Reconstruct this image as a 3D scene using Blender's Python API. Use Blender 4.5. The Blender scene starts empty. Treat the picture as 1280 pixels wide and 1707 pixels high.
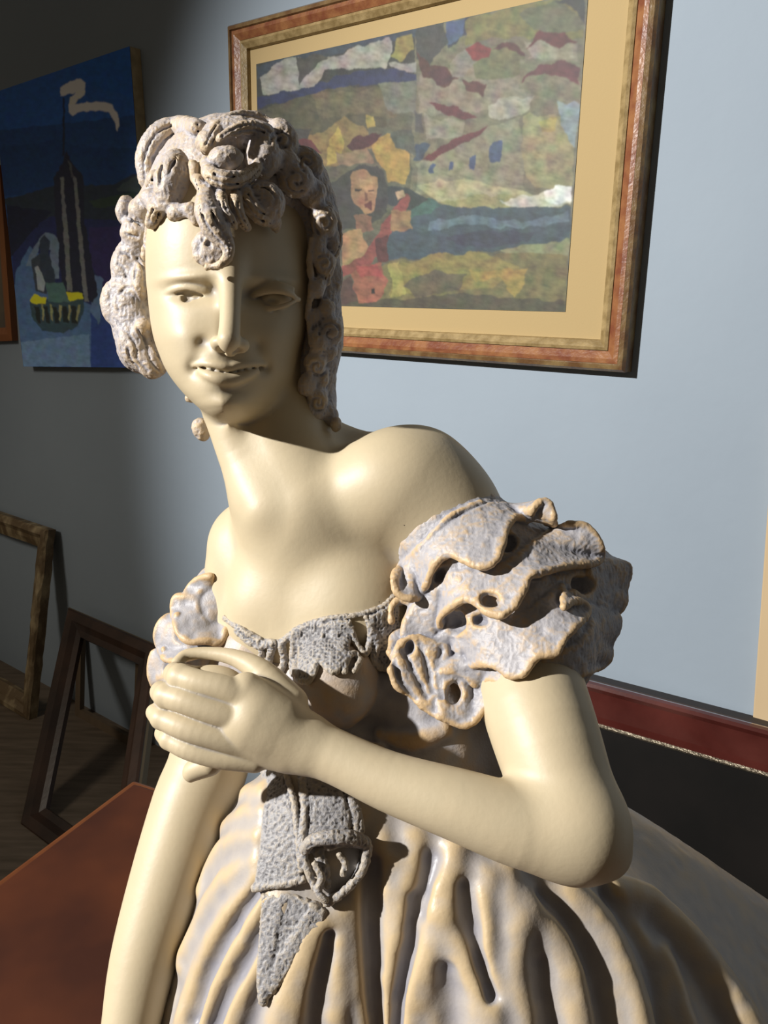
import bpy, bmesh, math, random, time
import numpy as np
from mathutils import Vector, Matrix
T0 = time.time()
W, H, F = 1280.0, 1707.0, 1350.0
CX, CY = 640.0, 853.5
CAMH = 1.30
sc = bpy.context.scene
COL = sc.collection
# ---------------------------------------------------------------- frames of reference
down = np.array([-92.0, 5100.0, 1350.0]); down /= np.linalg.norm(down)      # camera axes: x right, y down, z forward
Zw = -down
Yw = np.array([0, 0, 1.0]); Yw = Yw - Zw * Yw.dot(Zw); Yw /= np.linalg.norm(Yw)
Xw = np.cross(Yw, Zw)
RW = np.array([Xw, Yw, Zw])            # camera vector -> room vector
CAMP = np.array([0, 0, CAMH])
def to_world(c):                        # metres in camera axes -> room
    return np.asarray(c, float) @ RW.T + CAMP
def C(px, py, z):                       # millimetres in camera axes
    return np.array([(px - CX) / F * z, (py - CY) / F * z, z], float)
hdir = np.array([-1810.0, -392.0, 1350.0]); hw = RW @ (hdir / np.linalg.norm(hdir)); hw[2] = 0; hw /= np.linalg.norm(hw)
nw = np.array([-hw[1], hw[0], 0.0])
if nw[1] < 0: nw = -nw                  # nw points from camera to the wall
DW = 1.30
def on_plane(px, py, n, d, base=None):  # ray hits plane n.(p-cam)=d
    r = RW @ np.array([(px - CX) / F, (py - CY) / F, 1.0])
    return CAMP + r * (d / r.dot(n))
def on_wall(px, py, off=0.0): return on_plane(px, py, nw, DW - off)
def on_level(px, py, z): return on_plane(px, py, np.array([0, 0, 1.0]), z - CAMH)
# ---------------------------------------------------------------- distance fields
def smin(a, b, k):
    if k <= 0: return np.minimum(a, b)
    k = np.float32(k); h = np.maximum(k - np.abs(a - b), 0) / k
    return np.minimum(a, b) - h * h * (k * np.float32(0.25))
def catmull(P, n):
    P = np.asarray(P, float); Q = np.concatenate([2 * P[:1] - P[1:2], P, 2 * P[-1:] - P[-2:-1]]); out = []
    for i in range(1, len(Q) - 2):
        p0, p1, p2, p3 = Q[i - 1:i + 3]
        for t in np.arange(n) / n:
            out.append(0.5 * (2 * p1 + (p2 - p0) * t + (2 * p0 - 5 * p1 + 4 * p2 - p3) * t * t + (3 * p1 - p0 - 3 * p2 + p3) * t ** 3))
    out.append(P[-1]); return np.array(out)
def smooth_interp(x, X, Y):             # monotone-ish cubic through a table
    m = np.gradient(Y, X); i = np.clip(np.searchsorted(X, x) - 1, 0, len(X) - 2)
    h = X[i + 1] - X[i]; t = (x - X[i]) / h
    return (2 * t**3 - 3 * t**2 + 1) * Y[i] + (t**3 - 2 * t**2 + t) * h * m[i] + (-2 * t**3 + 3 * t**2) * Y[i + 1] + (t**3 - t**2) * h * m[i + 1]
f32 = np.float32
class Field:
    def __init__(s): s.items = []
    def clip(s, nrm, h):                    # keep the side nrm.p < h
        s.items.append(('h', True, 0.0, np.zeros(3), 5000.0, (np.asarray(nrm, float), float(h))))
    def cap(s, a, b, ra, rb, k=3, sub=False):
        a = np.asarray(a, float); b = np.asarray(b, float)
        c = (a + b) / 2; R = np.linalg.norm(b - a) / 2 + max(ra, rb)
        s.items.append(('c', sub, k, c, R, (a, b, ra, rb)))
    def chain(s, pts, k=3, sub=False, n=4):      # pts: (px, py, z, r) with r in mm
        s.path([C(p[0], p[1], p[2]) for p in pts], [p[3] for p in pts], k, sub, n)
    def path(s, V, R, k=3, sub=False, n=4):      # one smooth tapering limb through the points
        if len(V) == 1: s.cap(V[0], V[0], R[0], R[0], k, sub); return
        if len(V) == 2 and n < 9: s.cap(V[0], V[1], R[0], R[1], k, sub); return
        P = np.concatenate([np.array(V, float), np.array(R, float)[:, None]], 1)
        P = catmull(P, n)
        c = (P[:, :3].min(0) + P[:, :3].max(0)) / 2; rad = (np.linalg.norm(P[:, :3] - c, axis=1) + P[:, 3]).max()
        s.items.append(('p', sub, k, c, rad, P))
    def loft(s, rows, k=3, p=(2.2, 2.2), disp=()):
        """rows: (py, left px, right px, front z, back z, z where the outline is widest)"""
        A = []
        for py, xl, xr, zf, zb, zm in rows:
            a = C(xl, py, zm); b = C(xr, py, zm)
            A.append((a[1], (a[0] + b[0]) / 2, (b[0] - a[0]) / 2, zm, zm - zf, zb - zm))
        A = np.array(A); lo_ = np.array([(A[:, 1] - A[:, 2]).min(), A[0, 0], (A[:, 3] - A[:, 4]).min()]); hi_ = np.array([(A[:, 1] + A[:, 2]).max(), A[-1, 0], (A[:, 3] + A[:, 5]).max()])
        ys = np.linspace(A[0, 0], A[-1, 0], 160); T = np.stack([smooth_interp(ys, A[:, 0], A[:, j]) for j in range(6)], 1)
        s.items.append(('l', False, k, (lo_ + hi_) / 2, np.linalg.norm(hi_ - lo_) / 2, (T, p, np.array(disp, float))))
    def ell(s, c, r, rot=(0, 0, 0), k=3, sub=False):   # c = (px,py,z), r mm, rot degrees xyz
        M = np.array(Matrix.Rotation(math.radians(rot[2]), 3, 'Z') @ Matrix.Rotation(math.radians(rot[1]), 3, 'Y') @ Matrix.Rotation(math.radians(rot[0]), 3, 'X'))
        s.items.append(('e', sub, k, C(*c), max(r), (C(*c), np.array(r, float), M)))
    @staticmethod
    def seg(p, a, b, ra, rb):
        vx, vy, vz = p[0] - a[0], p[1] - a[1], p[2] - a[2]
        ux, uy, uz = b[0] - a[0], b[1] - a[1], b[2] - a[2]; L = math.sqrt(ux * ux + uy * uy + uz * uz)
        if L < 1e-5: return np.sqrt(vx * vx + vy * vy + vz * vz) - f32(ra)
        ux, uy, uz = f32(ux / L), f32(uy / L), f32(uz / L)
        h = vx * ux + vy * uy + vz * uz
        q = np.maximum(vx * vx + vy * vy + vz * vz - h * h, 0)
        if abs(rb - ra) > 1e-4:
            g = max(-0.95, min(0.95, (rb - ra) / L)); t = h + np.sqrt(q) * f32(g / math.sqrt(1 - g * g))
        else: t = h
        t = np.clip(t, 0, f32(L)); h = h - t
        return np.sqrt(q + h * h) - (f32(ra) + f32((rb - ra) / L) * t)
    @staticmethod
    def prim(kind, q, p):
        if kind == 'c': return Field.seg(p, q[0].astype(f32), q[1].astype(f32), q[2], q[3])
        if kind == 'h': return f32(q[1]) - (p[0] * f32(q[0][0]) + p[1] * f32(q[0][1]) + p[2] * f32(q[0][2]))
        if kind == 'p':
            P = q.astype(f32); d = None
            if p[0].size > 60:                       # leave out the pieces that cannot matter here
                lo = np.array([c.min() for c in p]); hi = np.array([c.max() for c in p]); cc = (lo + hi) / 2; hh = np.linalg.norm(hi - lo) / 2
                mid = (P[1:, :3] + P[:-1, :3]) / 2; hl = np.linalg.norm(P[1:, :3] - P[:-1, :3], axis=1) / 2
                dd = np.linalg.norm(mid - cc, axis=1)
                keep = np.nonzero(dd - hl - np.maximum(P[1:, 3], P[:-1, 3]) - hh <= (dd + hl - np.minimum(P[1:, 3], P[:-1, 3])).min() + hh)[0]
            else: keep = range(len(P) - 1)
            for i in keep:
                v = Field.seg(p, P[i, :3], P[i + 1, :3], float(P[i, 3]), float(P[i + 1, 3]))
                d = v if d is None else np.minimum(d, v)
            return d
        if kind == 'l':
            T, pw, D = q
            y = p[1]; y0, y1 = T[0, 0], T[-1, 0]
            u = np.clip((y - y0) / (y1 - y0), 0, 1) * (len(T) - 1); i = np.minimum(u.astype(int), len(T) - 2); f = (u - i)[..., None]
            R = (T[i] * (1 - f) + T[i + 1] * f).astype(f32)
            x = (p[0] - R[..., 1]); z = p[2] - R[..., 3]
            a = R[..., 2]; b = np.where(z < 0, R[..., 4], R[..., 5])
            e_ = np.where((x > 0) & (z < 0), f32(pw[1]), f32(pw[0])); rho = ((np.abs(x) / a) ** e_ + (np.abs(z) / b) ** e_) ** (1 / e_) + f32(1e-9)
            L = np.sqrt(x * x + z * z) + f32(1e-6)
            g = L / rho                               # radius of the section in this direction
            d = (L - g) * np.clip(np.minimum(a, b) / g * f32(1.15), 0.5, 1)
            if len(D):
                zz = np.maximum(p[2], 100); px = p[0] / zz * f32(F) + f32(CX); py = y / zz * f32(F) + f32(CY)
                h = np.zeros_like(px); x0, x1, y0_, y1_ = px.min(), px.max(), py.min(), py.max()
                for cx, cy, sx, sy, rot, am in D:
                    s3 = 3.2 * max(sx, sy)
                    if cx + s3 < x0 or cx - s3 > x1 or cy + s3 < y0_ or cy - s3 > y1_: continue
                    co_, si = f32(math.cos(math.radians(rot))), f32(math.sin(math.radians(rot)))
                    dx = px - f32(cx); dy = py - f32(cy); e = ((dx * co_ + dy * si) / f32(sx)) ** 2 + ((-dx * si + dy * co_) / f32(sy)) ** 2
                    h = h + f32(am) * np.exp(-0.5 * e)
                d = d - h * np.clip(-z / 12, 0, 1)
            out = np.maximum(y0 - y, y - y1)
            return np.where(out > 0, np.sqrt(np.maximum(d, 0) ** 2 + out ** 2), np.maximum(d, out))
        c, r, M = q; r = r.astype(f32)
        X, Y, Z = p[0] - f32(c[0]), p[1] - f32(c[1]), p[2] - f32(c[2]); M = M.astype(f32)
        a = (X * M[0, 0] + Y * M[1, 0] + Z * M[2, 0]) / r[0]; b = (X * M[0, 1] + Y * M[1, 1] + Z * M[2, 1]) / r[1]; c_ = (X * M[0, 2] + Y * M[1, 2] + Z * M[2, 2]) / r[2]
        k0 = np.sqrt(a * a + b * b + c_ * c_); k1 = np.sqrt((a / r[0]) ** 2 + (b / r[1]) ** 2 + (c_ / r[2]) ** 2) + f32(1e-9)
        return np.where(k0 < 0.3, (k0 - 1) * r.min(), k0 * (k0 - 1) / k1)
    def ev(s, p, items=None):
        p = np.asarray(p, f32); P = [np.ascontiguousarray(p[..., i]) for i in range(3)]
        d = np.full(P[0].shape, 1e3, f32)
        for it in (s.items if items is None else items):
            v = s.prim(it[0], it[5], P)
            if it[1]: d = -smin(-d, v, it[2])
            else: d = smin(d, v, it[2])
        return d
    def trace(s, px, py, lift=0.0, z0=380.0):          # where the sight line through a point meets the form
        dr = C(px, py, 1.0); L = np.linalg.norm(dr); dr = dr / L; t = z0 * L
        for _ in range(90):
            d = float(s.ev((dr * t)[None])[0]) - lift
            if d < 0.05: break
            t += d * 0.85
            if t > 1100: return None
        return dr * t
def trace_many(fld, P, z0=380.0):
    """P (n,2) picture points -> (n,3) points on the form, and a hit flag"""
    P = np.asarray(P, float).reshape(-1, 2); D = np.stack([(P[:, 0] - CX) / F, (P[:, 1] - CY) / F, np.ones(len(P))], 1); L = np.linalg.norm(D, axis=1, keepdims=True); D = D / L
    t = z0 * L[:, 0]; live = np.ones(len(P), bool); hit = np.zeros(len(P), bool)
    for _ in range(70):
        i = np.nonzero(live)[0]
        if len(i) == 0: break
        d = fld.ev(D[i] * t[i, None])
        h = d < 0.06; hit[i[h]] = True; live[i[h]] = False
        t[i[~h]] += d[~h] * 0.88
        live[t > 1100] = False
    hit |= live
    return D * t[:, None], hit
def mesh_field(fld, vox, nb=20):
    """surface nets over sparse blocks"""
    its = fld.items
    lo = np.min([i[3] - i[4] for i in its if not i[1]], 0) - 3 * vox
    hi = np.max([i[3] + i[4] for i in its if not i[1]], 0) + 3 * vox
    N = np.ceil((hi - lo) / vox).astype(int) + 2
    NB = (N // nb) + 1
    cen = np.array([i[3] for i in its]); rad = np.array([i[4] for i in its]); kk = np.array([i[2] for i in its])
    S = N + 8
    keyf = lambda i, j, k: ((i + 2) * (S[1] + 4) + (j + 2)) * (S[2] + 4) + (k + 2)
    VK, VP, QK = [], [], []
    hd = (nb + 2) * vox * 0.5 * math.sqrt(3)
    bi = np.stack(np.meshgrid(*[np.arange(n) for n in NB], indexing='ij'), -1).reshape(-1, 3)
    bc = lo + (bi * nb + nb / 2) * vox
    for b, c in zip(bi, bc):
        dist = np.sqrt(((cen - c) ** 2).sum(1)) - rad - hd - kk * 1.6 - 2
        act = [its[q] for q in np.nonzero(dist < 0)[0]]
        if not any(not a[1] for a in act): continue
        dc = fld.ev(c[None], act)[0]
        if abs(dc) > hd * 1.6 + 8: continue
        i0 = b * nb - 1
        ax = [(lo[q] + (i0[q] + np.arange(nb + 2)) * vox) for q in range(3)]
        G = np.stack(np.meshgrid(*ax, indexing='ij'), -1).astype(np.float32)
        # second cull by exact primitive distance at centre
        act2 = [a for a in act if Field.prim(a[0], a[5], [np.full(1, c_, f32) for c_ in c])[0] < hd * 1.5 + a[2] * 1.7 + 4]
        if not any(not a[1] for a in act2): continue
        D = fld.ev(G, act2)
        s_ = D < 0
        if s_.all() or not s_.any(): continue
        # active cells
        cs = [s_[x:x + nb + 1, y:y + nb + 1, z:z + nb + 1] for x in (0, 1) for y in (0, 1) for z in (0, 1)]
        sm = sum(q.astype(np.int8) for q in cs)
        I = np.argwhere((sm > 0) & (sm < 8))
        if len(I) == 0: continue
        vals = np.stack([D[I[:, 0] + x, I[:, 1] + y, I[:, 2] + z] for x in (0, 1) for y in (0, 1) for z in (0, 1)], 1)
        cor = np.array([(x, y, z) for x in (0, 1) for y in (0, 1) for z in (0, 1)], float)
        acc = np.zeros((len(I), 3)); cnt = np.zeros(len(I))
        for e0 in range(8):
            for bit in (1, 2, 4):
                e1 = e0 | bit
                if e1 == e0: continue
                v0, v1 = vals[:, e0], vals[:, e1]
                m = (v0 < 0) != (v1 < 0)
                t = np.where(m, v0 / np.where(m, v0 - v1, 1), 0)
                acc += m[:, None] * (cor[e0] + t[:, None] * (cor[e1] - cor[e0])); cnt += m
        pos = lo + (I + i0 + acc / cnt[:, None]) * vox
        Gi = I + i0
        VK.append(keyf(Gi[:, 0], Gi[:, 1], Gi[:, 2])); VP.append(pos)
        for axis in range(3):
            d = [0, 0, 0]; d[axis] = 1
            A = s_[1:nb + 1, 1:nb + 1, 1:nb + 1]
            B = s_[1 + d[0]:nb + 1 + d[0], 1 + d[1]:nb + 1 + d[1], 1 + d[2]:nb + 1 + d[2]]
            for flip, m in ((False, A & ~B), (True, ~A & B)):
                E = np.argwhere(m)
                if len(E) == 0: continue
                E = E + 1 + i0
                u, w = [(1, 2), (2, 0), (0, 1)][axis]
                o = np.zeros((4, 3), int)
                o[0, u] = -1; o[0, w] = -1; o[1, w] = -1; o[3, u] = -1
                if flip: o = o[::-1]
                QK.append(np.stack([keyf(*(E + oo).T) for oo in o], 1))
    VK = np.concatenate(VK); VP = np.concatenate(VP); QK = np.concatenate(QK)
    K, first = np.unique(VK, return_index=True)
    V = VP[first]
    Q = np.searchsorted(K, QK)
    ok = (K[np.clip(Q, 0, len(K) - 1)] == QK).all(1)
    return V, Q[ok]
def vnormals(V, Q):
    n = np.cross(V[Q[:, 2]] - V[Q[:, 0]], V[Q[:, 3]] - V[Q[:, 1]])
    N = np.zeros_like(V)
    for a in range(3):
        w = np.zeros(len(V))
        for c in range(4): w += np.bincount(Q[:, c], n[:, a], len(V))
        N[:, a] = w
    return N / (np.linalg.norm(N, axis=1, keepdims=True) + 1e-12)
def smooth(V, Q, it, lam=0.6):
    e = np.concatenate([Q[:, [0, 1]], Q[:, [1, 2]], Q[:, [2, 3]], Q[:, [3, 0]]])
    e = np.concatenate([e, e[:, ::-1]]); n = len(V)
    deg = np.bincount(e[:, 0], minlength=n).astype(float); deg[deg == 0] = 1
    X = V.copy()
    for _ in range(it):
        A = np.stack([np.bincount(e[:, 0], X[e[:, 1], a], n) for a in range(3)], 1) / deg[:, None]
        X = X + lam * (A - X)
    return X
# lattice noise
_rs = np.random.RandomState(5); _LAT = _rs.uniform(-1, 1, (32, 32, 32)).astype(np.float32)
def noise(p, s):
    q = p / s + 100.37; i = np.floor(q).astype(int); f = q - i; f = f * f * (3 - 2 * f)
    i0 = i & 31; i1 = (i + 1) & 31
    g = lambda a, b, c: _LAT[a, b, c]
    x0, y0, z0 = i0[..., 0], i0[..., 1], i0[..., 2]; x1, y1, z1 = i1[..., 0], i1[..., 1], i1[..., 2]
    fx, fy, fz = f[..., 0], f[..., 1], f[..., 2]
    a = g(x0, y0, z0) * (1 - fx) + g(x1, y0, z0) * fx; b = g(x0, y1, z0) * (1 - fx) + g(x1, y1, z0) * fx
    c = g(x0, y0, z1) * (1 - fx) + g(x1, y0, z1) * fx; d = g(x0, y1, z1) * (1 - fx) + g(x1, y1, z1) * fx
    return (a * (1 - fy) + b * fy) * (1 - fz) + (c * (1 - fy) + d * fy) * fz
def raw_mesh(name, V, Q, mat, parent=None, attrs=None, cols=None):
    me = bpy.data.meshes.new(name); Q = np.asarray(Q)
    me.vertices.add(len(V)); me.vertices.foreach_set('co', np.asarray(V, np.float32).ravel())
    me.loops.add(Q.size); me.loops.foreach_set('vertex_index', Q.astype(np.int32).ravel())
    me.polygons.add(len(Q)); me.polygons.foreach_set('loop_start', np.arange(0, Q.size, Q.shape[1], dtype=np.int32))
    me.polygons.foreach_set('use_smooth', np.ones(len(Q), bool))
    me.update(calc_edges=True); me.validate()
    for k, v in (attrs or {}).items():
        a = me.attributes.new(k, 'FLOAT', 'POINT'); a.data.foreach_set('value', np.asarray(v, np.float32))
    if cols is not None:
        a = me.attributes.new('paint', 'FLOAT_COLOR', 'POINT'); a.data.foreach_set('color', np.concatenate([cols, np.ones((len(cols), 1))], 1).astype(np.float32).ravel())
    if mat: me.materials.append(mat)
    o = bpy.data.objects.new(name, me); COL.objects.link(o)
    if parent:
        o.parent = parent; o.matrix_parent_inverse = Matrix.Translation(-Vector(parent.location))
    return o
def sculpt(name, fld, vox, mat, parent, amp=0.0, scale=6.0, amp2=0.0, scale2=2.0, cav=10, stri=None, relax=0):
    V, Q = mesh_field(fld, vox)
    if relax: V = smooth(V, Q, relax, 0.5)
    if amp or amp2 or stri is not None:
        N = vnormals(V, Q)
        d = amp * noise(V, scale) + amp2 * (1 - 2 * np.abs(noise(V + 31, scale2)))
        if stri is not None: d = d + stri(V, N)
        V = V + N * d[:, None]
    N = vnormals(V, Q)
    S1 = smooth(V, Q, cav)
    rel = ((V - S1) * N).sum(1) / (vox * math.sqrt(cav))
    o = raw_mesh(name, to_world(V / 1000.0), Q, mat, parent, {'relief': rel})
    print('%-14s %7d verts  %.1fs' % (name, len(V), time.time() - T0))
    return o
FASTV=False
# ---------------------------------------------------------------- materials
def mat(name, col, rough=0.6, noise_amt=0.0, nscale=8.0, bump=0.0, bscale=60.0, col2=None, spec=0.5, coat=0.0, metal=0.0, detail=6.0, stretch=None, lo=.35, hi=.65):
    m = bpy.data.materials.new(name); m.use_nodes = True; nt = m.node_tree; b = nt.nodes['Principled BSDF']
    b.inputs['Base Color'].default_value = (*col, 1); b.inputs['Roughness'].default_value = rough; b.inputs['Specular IOR Level'].default_value = spec
    b.inputs['Coat Weight'].default_value = coat; b.inputs['Metallic'].default_value = metal
    tc = nt.nodes.new('ShaderNodeTexCoord'); src = tc.outputs['Object']
    if stretch:
        mp = nt.nodes.new('ShaderNodeMapping'); mp.inputs['Scale'].default_value = stretch; nt.links.new(src, mp.inputs[0]); src = mp.outputs[0]
    if col2 is not None:
        n = nt.nodes.new('ShaderNodeTexNoise'); n.inputs['Scale'].default_value = nscale; n.inputs['Detail'].default_value = detail; nt.links.new(src, n.inputs['Vector'])
        r = nt.nodes.new('ShaderNodeValToRGB'); r.color_ramp.elements[0].position = lo; r.color_ramp.elements[1].position = hi
        r.color_ramp.elements[0].color = (*col, 1); r.color_ramp.elements[1].color = (*col2, 1); nt.links.new(n.outputs['Fac'], r.inputs[0]); nt.links.new(r.outputs[0], b.inputs['Base Color'])
    if bump:
        n2 = nt.nodes.new('ShaderNodeTexNoise'); n2.inputs['Scale'].default_value = bscale; n2.inputs['Detail'].default_value = 5; nt.links.new(src, n2.inputs['Vector'])
        bp = nt.nodes.new('ShaderNodeBump'); bp.inputs['Strength'].default_value = bump; bp.inputs['Distance'].default_value = 0.004; nt.links.new(n2.outputs['Fac'], bp.inputs['Height']); nt.links.new(bp.outputs[0], b.inputs['Normal'])
    return m
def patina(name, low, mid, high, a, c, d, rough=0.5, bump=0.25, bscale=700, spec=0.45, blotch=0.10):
    """painted clay: grey wash held in the modelling (deepened by painted shade in the hair), ochre on the rubbed edges"""
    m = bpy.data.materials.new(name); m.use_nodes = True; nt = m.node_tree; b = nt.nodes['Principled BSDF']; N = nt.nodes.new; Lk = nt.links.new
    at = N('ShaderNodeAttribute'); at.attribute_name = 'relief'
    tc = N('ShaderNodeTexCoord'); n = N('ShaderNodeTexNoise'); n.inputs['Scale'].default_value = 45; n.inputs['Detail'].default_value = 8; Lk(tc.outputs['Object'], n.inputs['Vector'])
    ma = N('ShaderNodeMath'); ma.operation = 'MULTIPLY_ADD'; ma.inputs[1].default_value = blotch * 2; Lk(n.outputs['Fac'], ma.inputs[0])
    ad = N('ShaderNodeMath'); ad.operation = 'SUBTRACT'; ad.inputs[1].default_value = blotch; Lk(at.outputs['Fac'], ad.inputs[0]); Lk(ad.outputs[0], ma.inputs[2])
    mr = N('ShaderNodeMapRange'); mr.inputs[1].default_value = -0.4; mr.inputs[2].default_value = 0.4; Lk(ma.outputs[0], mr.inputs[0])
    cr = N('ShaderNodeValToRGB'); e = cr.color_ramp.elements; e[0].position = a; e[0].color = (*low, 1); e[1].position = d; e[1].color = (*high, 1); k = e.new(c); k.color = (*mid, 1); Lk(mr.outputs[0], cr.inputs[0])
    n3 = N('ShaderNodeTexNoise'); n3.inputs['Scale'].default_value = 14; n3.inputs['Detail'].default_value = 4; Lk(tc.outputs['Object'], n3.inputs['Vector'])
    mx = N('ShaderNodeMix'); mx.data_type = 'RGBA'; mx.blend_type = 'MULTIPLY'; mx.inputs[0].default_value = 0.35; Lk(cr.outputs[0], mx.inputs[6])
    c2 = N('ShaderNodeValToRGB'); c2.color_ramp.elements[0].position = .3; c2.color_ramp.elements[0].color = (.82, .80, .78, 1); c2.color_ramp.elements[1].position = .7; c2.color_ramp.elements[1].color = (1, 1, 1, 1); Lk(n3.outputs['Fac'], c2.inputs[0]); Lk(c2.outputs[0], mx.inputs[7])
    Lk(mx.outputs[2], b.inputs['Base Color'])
    nb = N('ShaderNodeTexNoise'); nb.inputs['Scale'].default_value = bscale; nb.inputs['Detail'].default_value = 3; Lk(tc.outputs['Object'], nb.inputs['Vector'])
    nc = N('ShaderNodeTexNoise'); nc.inputs['Scale'].default_value = bscale * .22; nc.inputs['Detail'].default_value = 3; Lk(tc.outputs['Object'], nc.inputs['Vector'])
    sm = N('ShaderNodeMath'); sm.operation = 'ADD'; Lk(nb.outputs['Fac'], sm.inputs[0]); Lk(nc.outputs['Fac'], sm.inputs[1])
    bp = N('ShaderNodeBump'); bp.inputs['Strength'].default_value = bump; bp.inputs['Distance'].default_value = 0.0012; Lk(sm.outputs[0], bp.inputs['Height']); Lk(bp.outputs[0], b.inputs['Normal'])
    b.inputs['Roughness'].default_value = rough; b.inputs['Specular IOR Level'].default_value = spec
    return m
def vcol(name, rough=0.5, bump=0.3, coat=0.0):
    m = bpy.data.materials.new(name); m.use_nodes = True; nt = m.node_tree; b = nt.nodes['Principled BSDF']
    at = nt.nodes.new('ShaderNodeAttribute'); at.attribute_name = 'paint'; nt.links.new(at.outputs['Color'], b.inputs['Base Color']); b.inputs['Roughness'].default_value = rough; b.inputs['Coat Weight'].default_value = coat
    tc = nt.nodes.new('ShaderNodeTexCoord'); n = nt.nodes.new('ShaderNodeTexNoise'); n.inputs['Scale'].default_value = 90; n.inputs['Detail'].default_value = 4; nt.links.new(tc.outputs['Object'], n.inputs['Vector'])
    bp = nt.nodes.new('ShaderNodeBump'); bp.inputs['Strength'].default_value = bump; bp.inputs['Distance'].default_value = 0.002; nt.links.new(n.outputs['Fac'], bp.inputs['Height']); nt.links.new(bp.outputs[0], b.inputs['Normal'])
    return m
# ---------------------------------------------------------------- helpers
def empty(name, loc, label, cat, group=None):
    o = bpy.data.objects.new(name, None); COL.objects.link(o); o.location = loc; o['label'] = label; o['category'] = cat; o.empty_display_size = .05
    if group: o['group'] = group
    return o
def from_bm(name, bm, m, parent=None, bevel=0.0, smooth_=False, kind=None):
    me = bpy.data.meshes.new(name); bmesh.ops.recalc_face_normals(bm, faces=bm.faces[:]); bm.to_mesh(me); bm.free(); me.materials.append(m)
    if smooth_:
        for p in me.polygons: p.use_smooth = True
    o = bpy.data.objects.new(name, me); COL.objects.link(o)
    if bevel:
        md = o.modifiers.new('bevel', 'BEVEL'); md.width = bevel; md.segments = 3; md.limit_method = 'ANGLE'
    if parent: o.parent = parent; o.matrix_parent_inverse = Matrix.Translation(-Vector(parent.location))
    if kind: o['kind'] = kind
    return o
def box8(bm, P):                                # 8 corners: front 4 then back 4
    v = [bm.verts.new(p) for p in P]
    for f in ((0, 1, 2, 3), (7, 6, 5, 4), (0, 4, 5, 1), (1, 5, 6, 2), (2, 6, 7, 3), (3, 7, 4, 0)): bm.faces.new([v[i] for i in f])
def frame_members(parent, quad, nrm, profile, m, name='frame_rail', bevel=0.0, wobble=0.0):
    """four mitred rails round a quad (TL,TR,BR,BL). profile: (inset, height) pairs; each rail its own mesh"""
    Q = [np.array(q, float) for q in quad]; n4 = len(Q); objs = []
    cen = sum(Q) / 4
    def corner(i, inset):
        p = Q[i]; a = Q[(i + 1) % 4] - p; b = Q[(i - 1) % 4] - p; a /= np.linalg.norm(a); b /= np.linalg.norm(b); s_ = np.linalg.norm(np.cross(a, b)); return p + (a + b) * inset / s_
    for i in range(4):
        j = (i + 1) % 4; bm = bmesh.new(); N = 24 if wobble else 1
        grid = []
        for s_ in range(N + 1):
            t = s_ / N; row = []
            for q, (ins, hh) in enumerate(profile):
                p = corner(i, ins) * (1 - t) + corner(j, ins) * t + nrm * hh
                if wobble: p = p + nrm * wobble * float(noise(p * 1000, 16)) + (cen - p) / np.linalg.norm(cen - p) * wobble * float(noise(p * 1000 + 50, 22))
                row.append(bm.verts.new(p))
            grid.append(row)
        K = len(profile)
        for s_ in range(N):
            for q in range(K):
                bm.faces.new([grid[s_][q], grid[s_ + 1][q], grid[s_ + 1][(q + 1) % K], grid[s_][(q + 1) % K]])
        bm.faces.new(grid[0]); bm.faces.new(grid[-1][::-1])
        objs.append(from_bm(name, bm, m, parent, bevel, smooth_=False))
    return objs
def inset_quad(quad, ins):
    Q = [np.array(q, float) for q in quad]; out = []
    for i in range(4):
        p = Q[i]; a = Q[(i + 1) % 4] - p; b = Q[(i - 1) % 4] - p; a /= np.linalg.norm(a); b /= np.linalg.norm(b); out.append(p + (a + b) * ins / np.linalg.norm(np.cross(a, b)))
    return out
def slab(name, quad, nrm, h0, h1, m, parent, bevel=0.0, kind=None):
    bm = bmesh.new(); box8(bm, [q + nrm * h1 for q in quad] + [q + nrm * h0 for q in quad]); return from_bm(name, bm, m, parent, bevel, kind=kind)
def inpoly(x, y, P):
    c = np.zeros(x.shape, bool); n = len(P)
    for i in range(n):
        x1, y1 = P[i]; x2, y2 = P[(i + 1) % n]
        if y1 == y2: continue
        c ^= ((y1 > y) != (y2 > y)) & (x < (x2 - x1) * (y - y1) / (y2 - y1) + x1)
    return c
def srgb(c): c = np.array(c, float) / 255; return np.where(c <= .04045, c / 12.92, ((c + .055) / 1.055) ** 2.4)
def project(P):
    c = (P - CAMP) @ RW; return c[:, 0] / c[:, 2] * F + CX, c[:, 1] / c[:, 2] * F + CY
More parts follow.
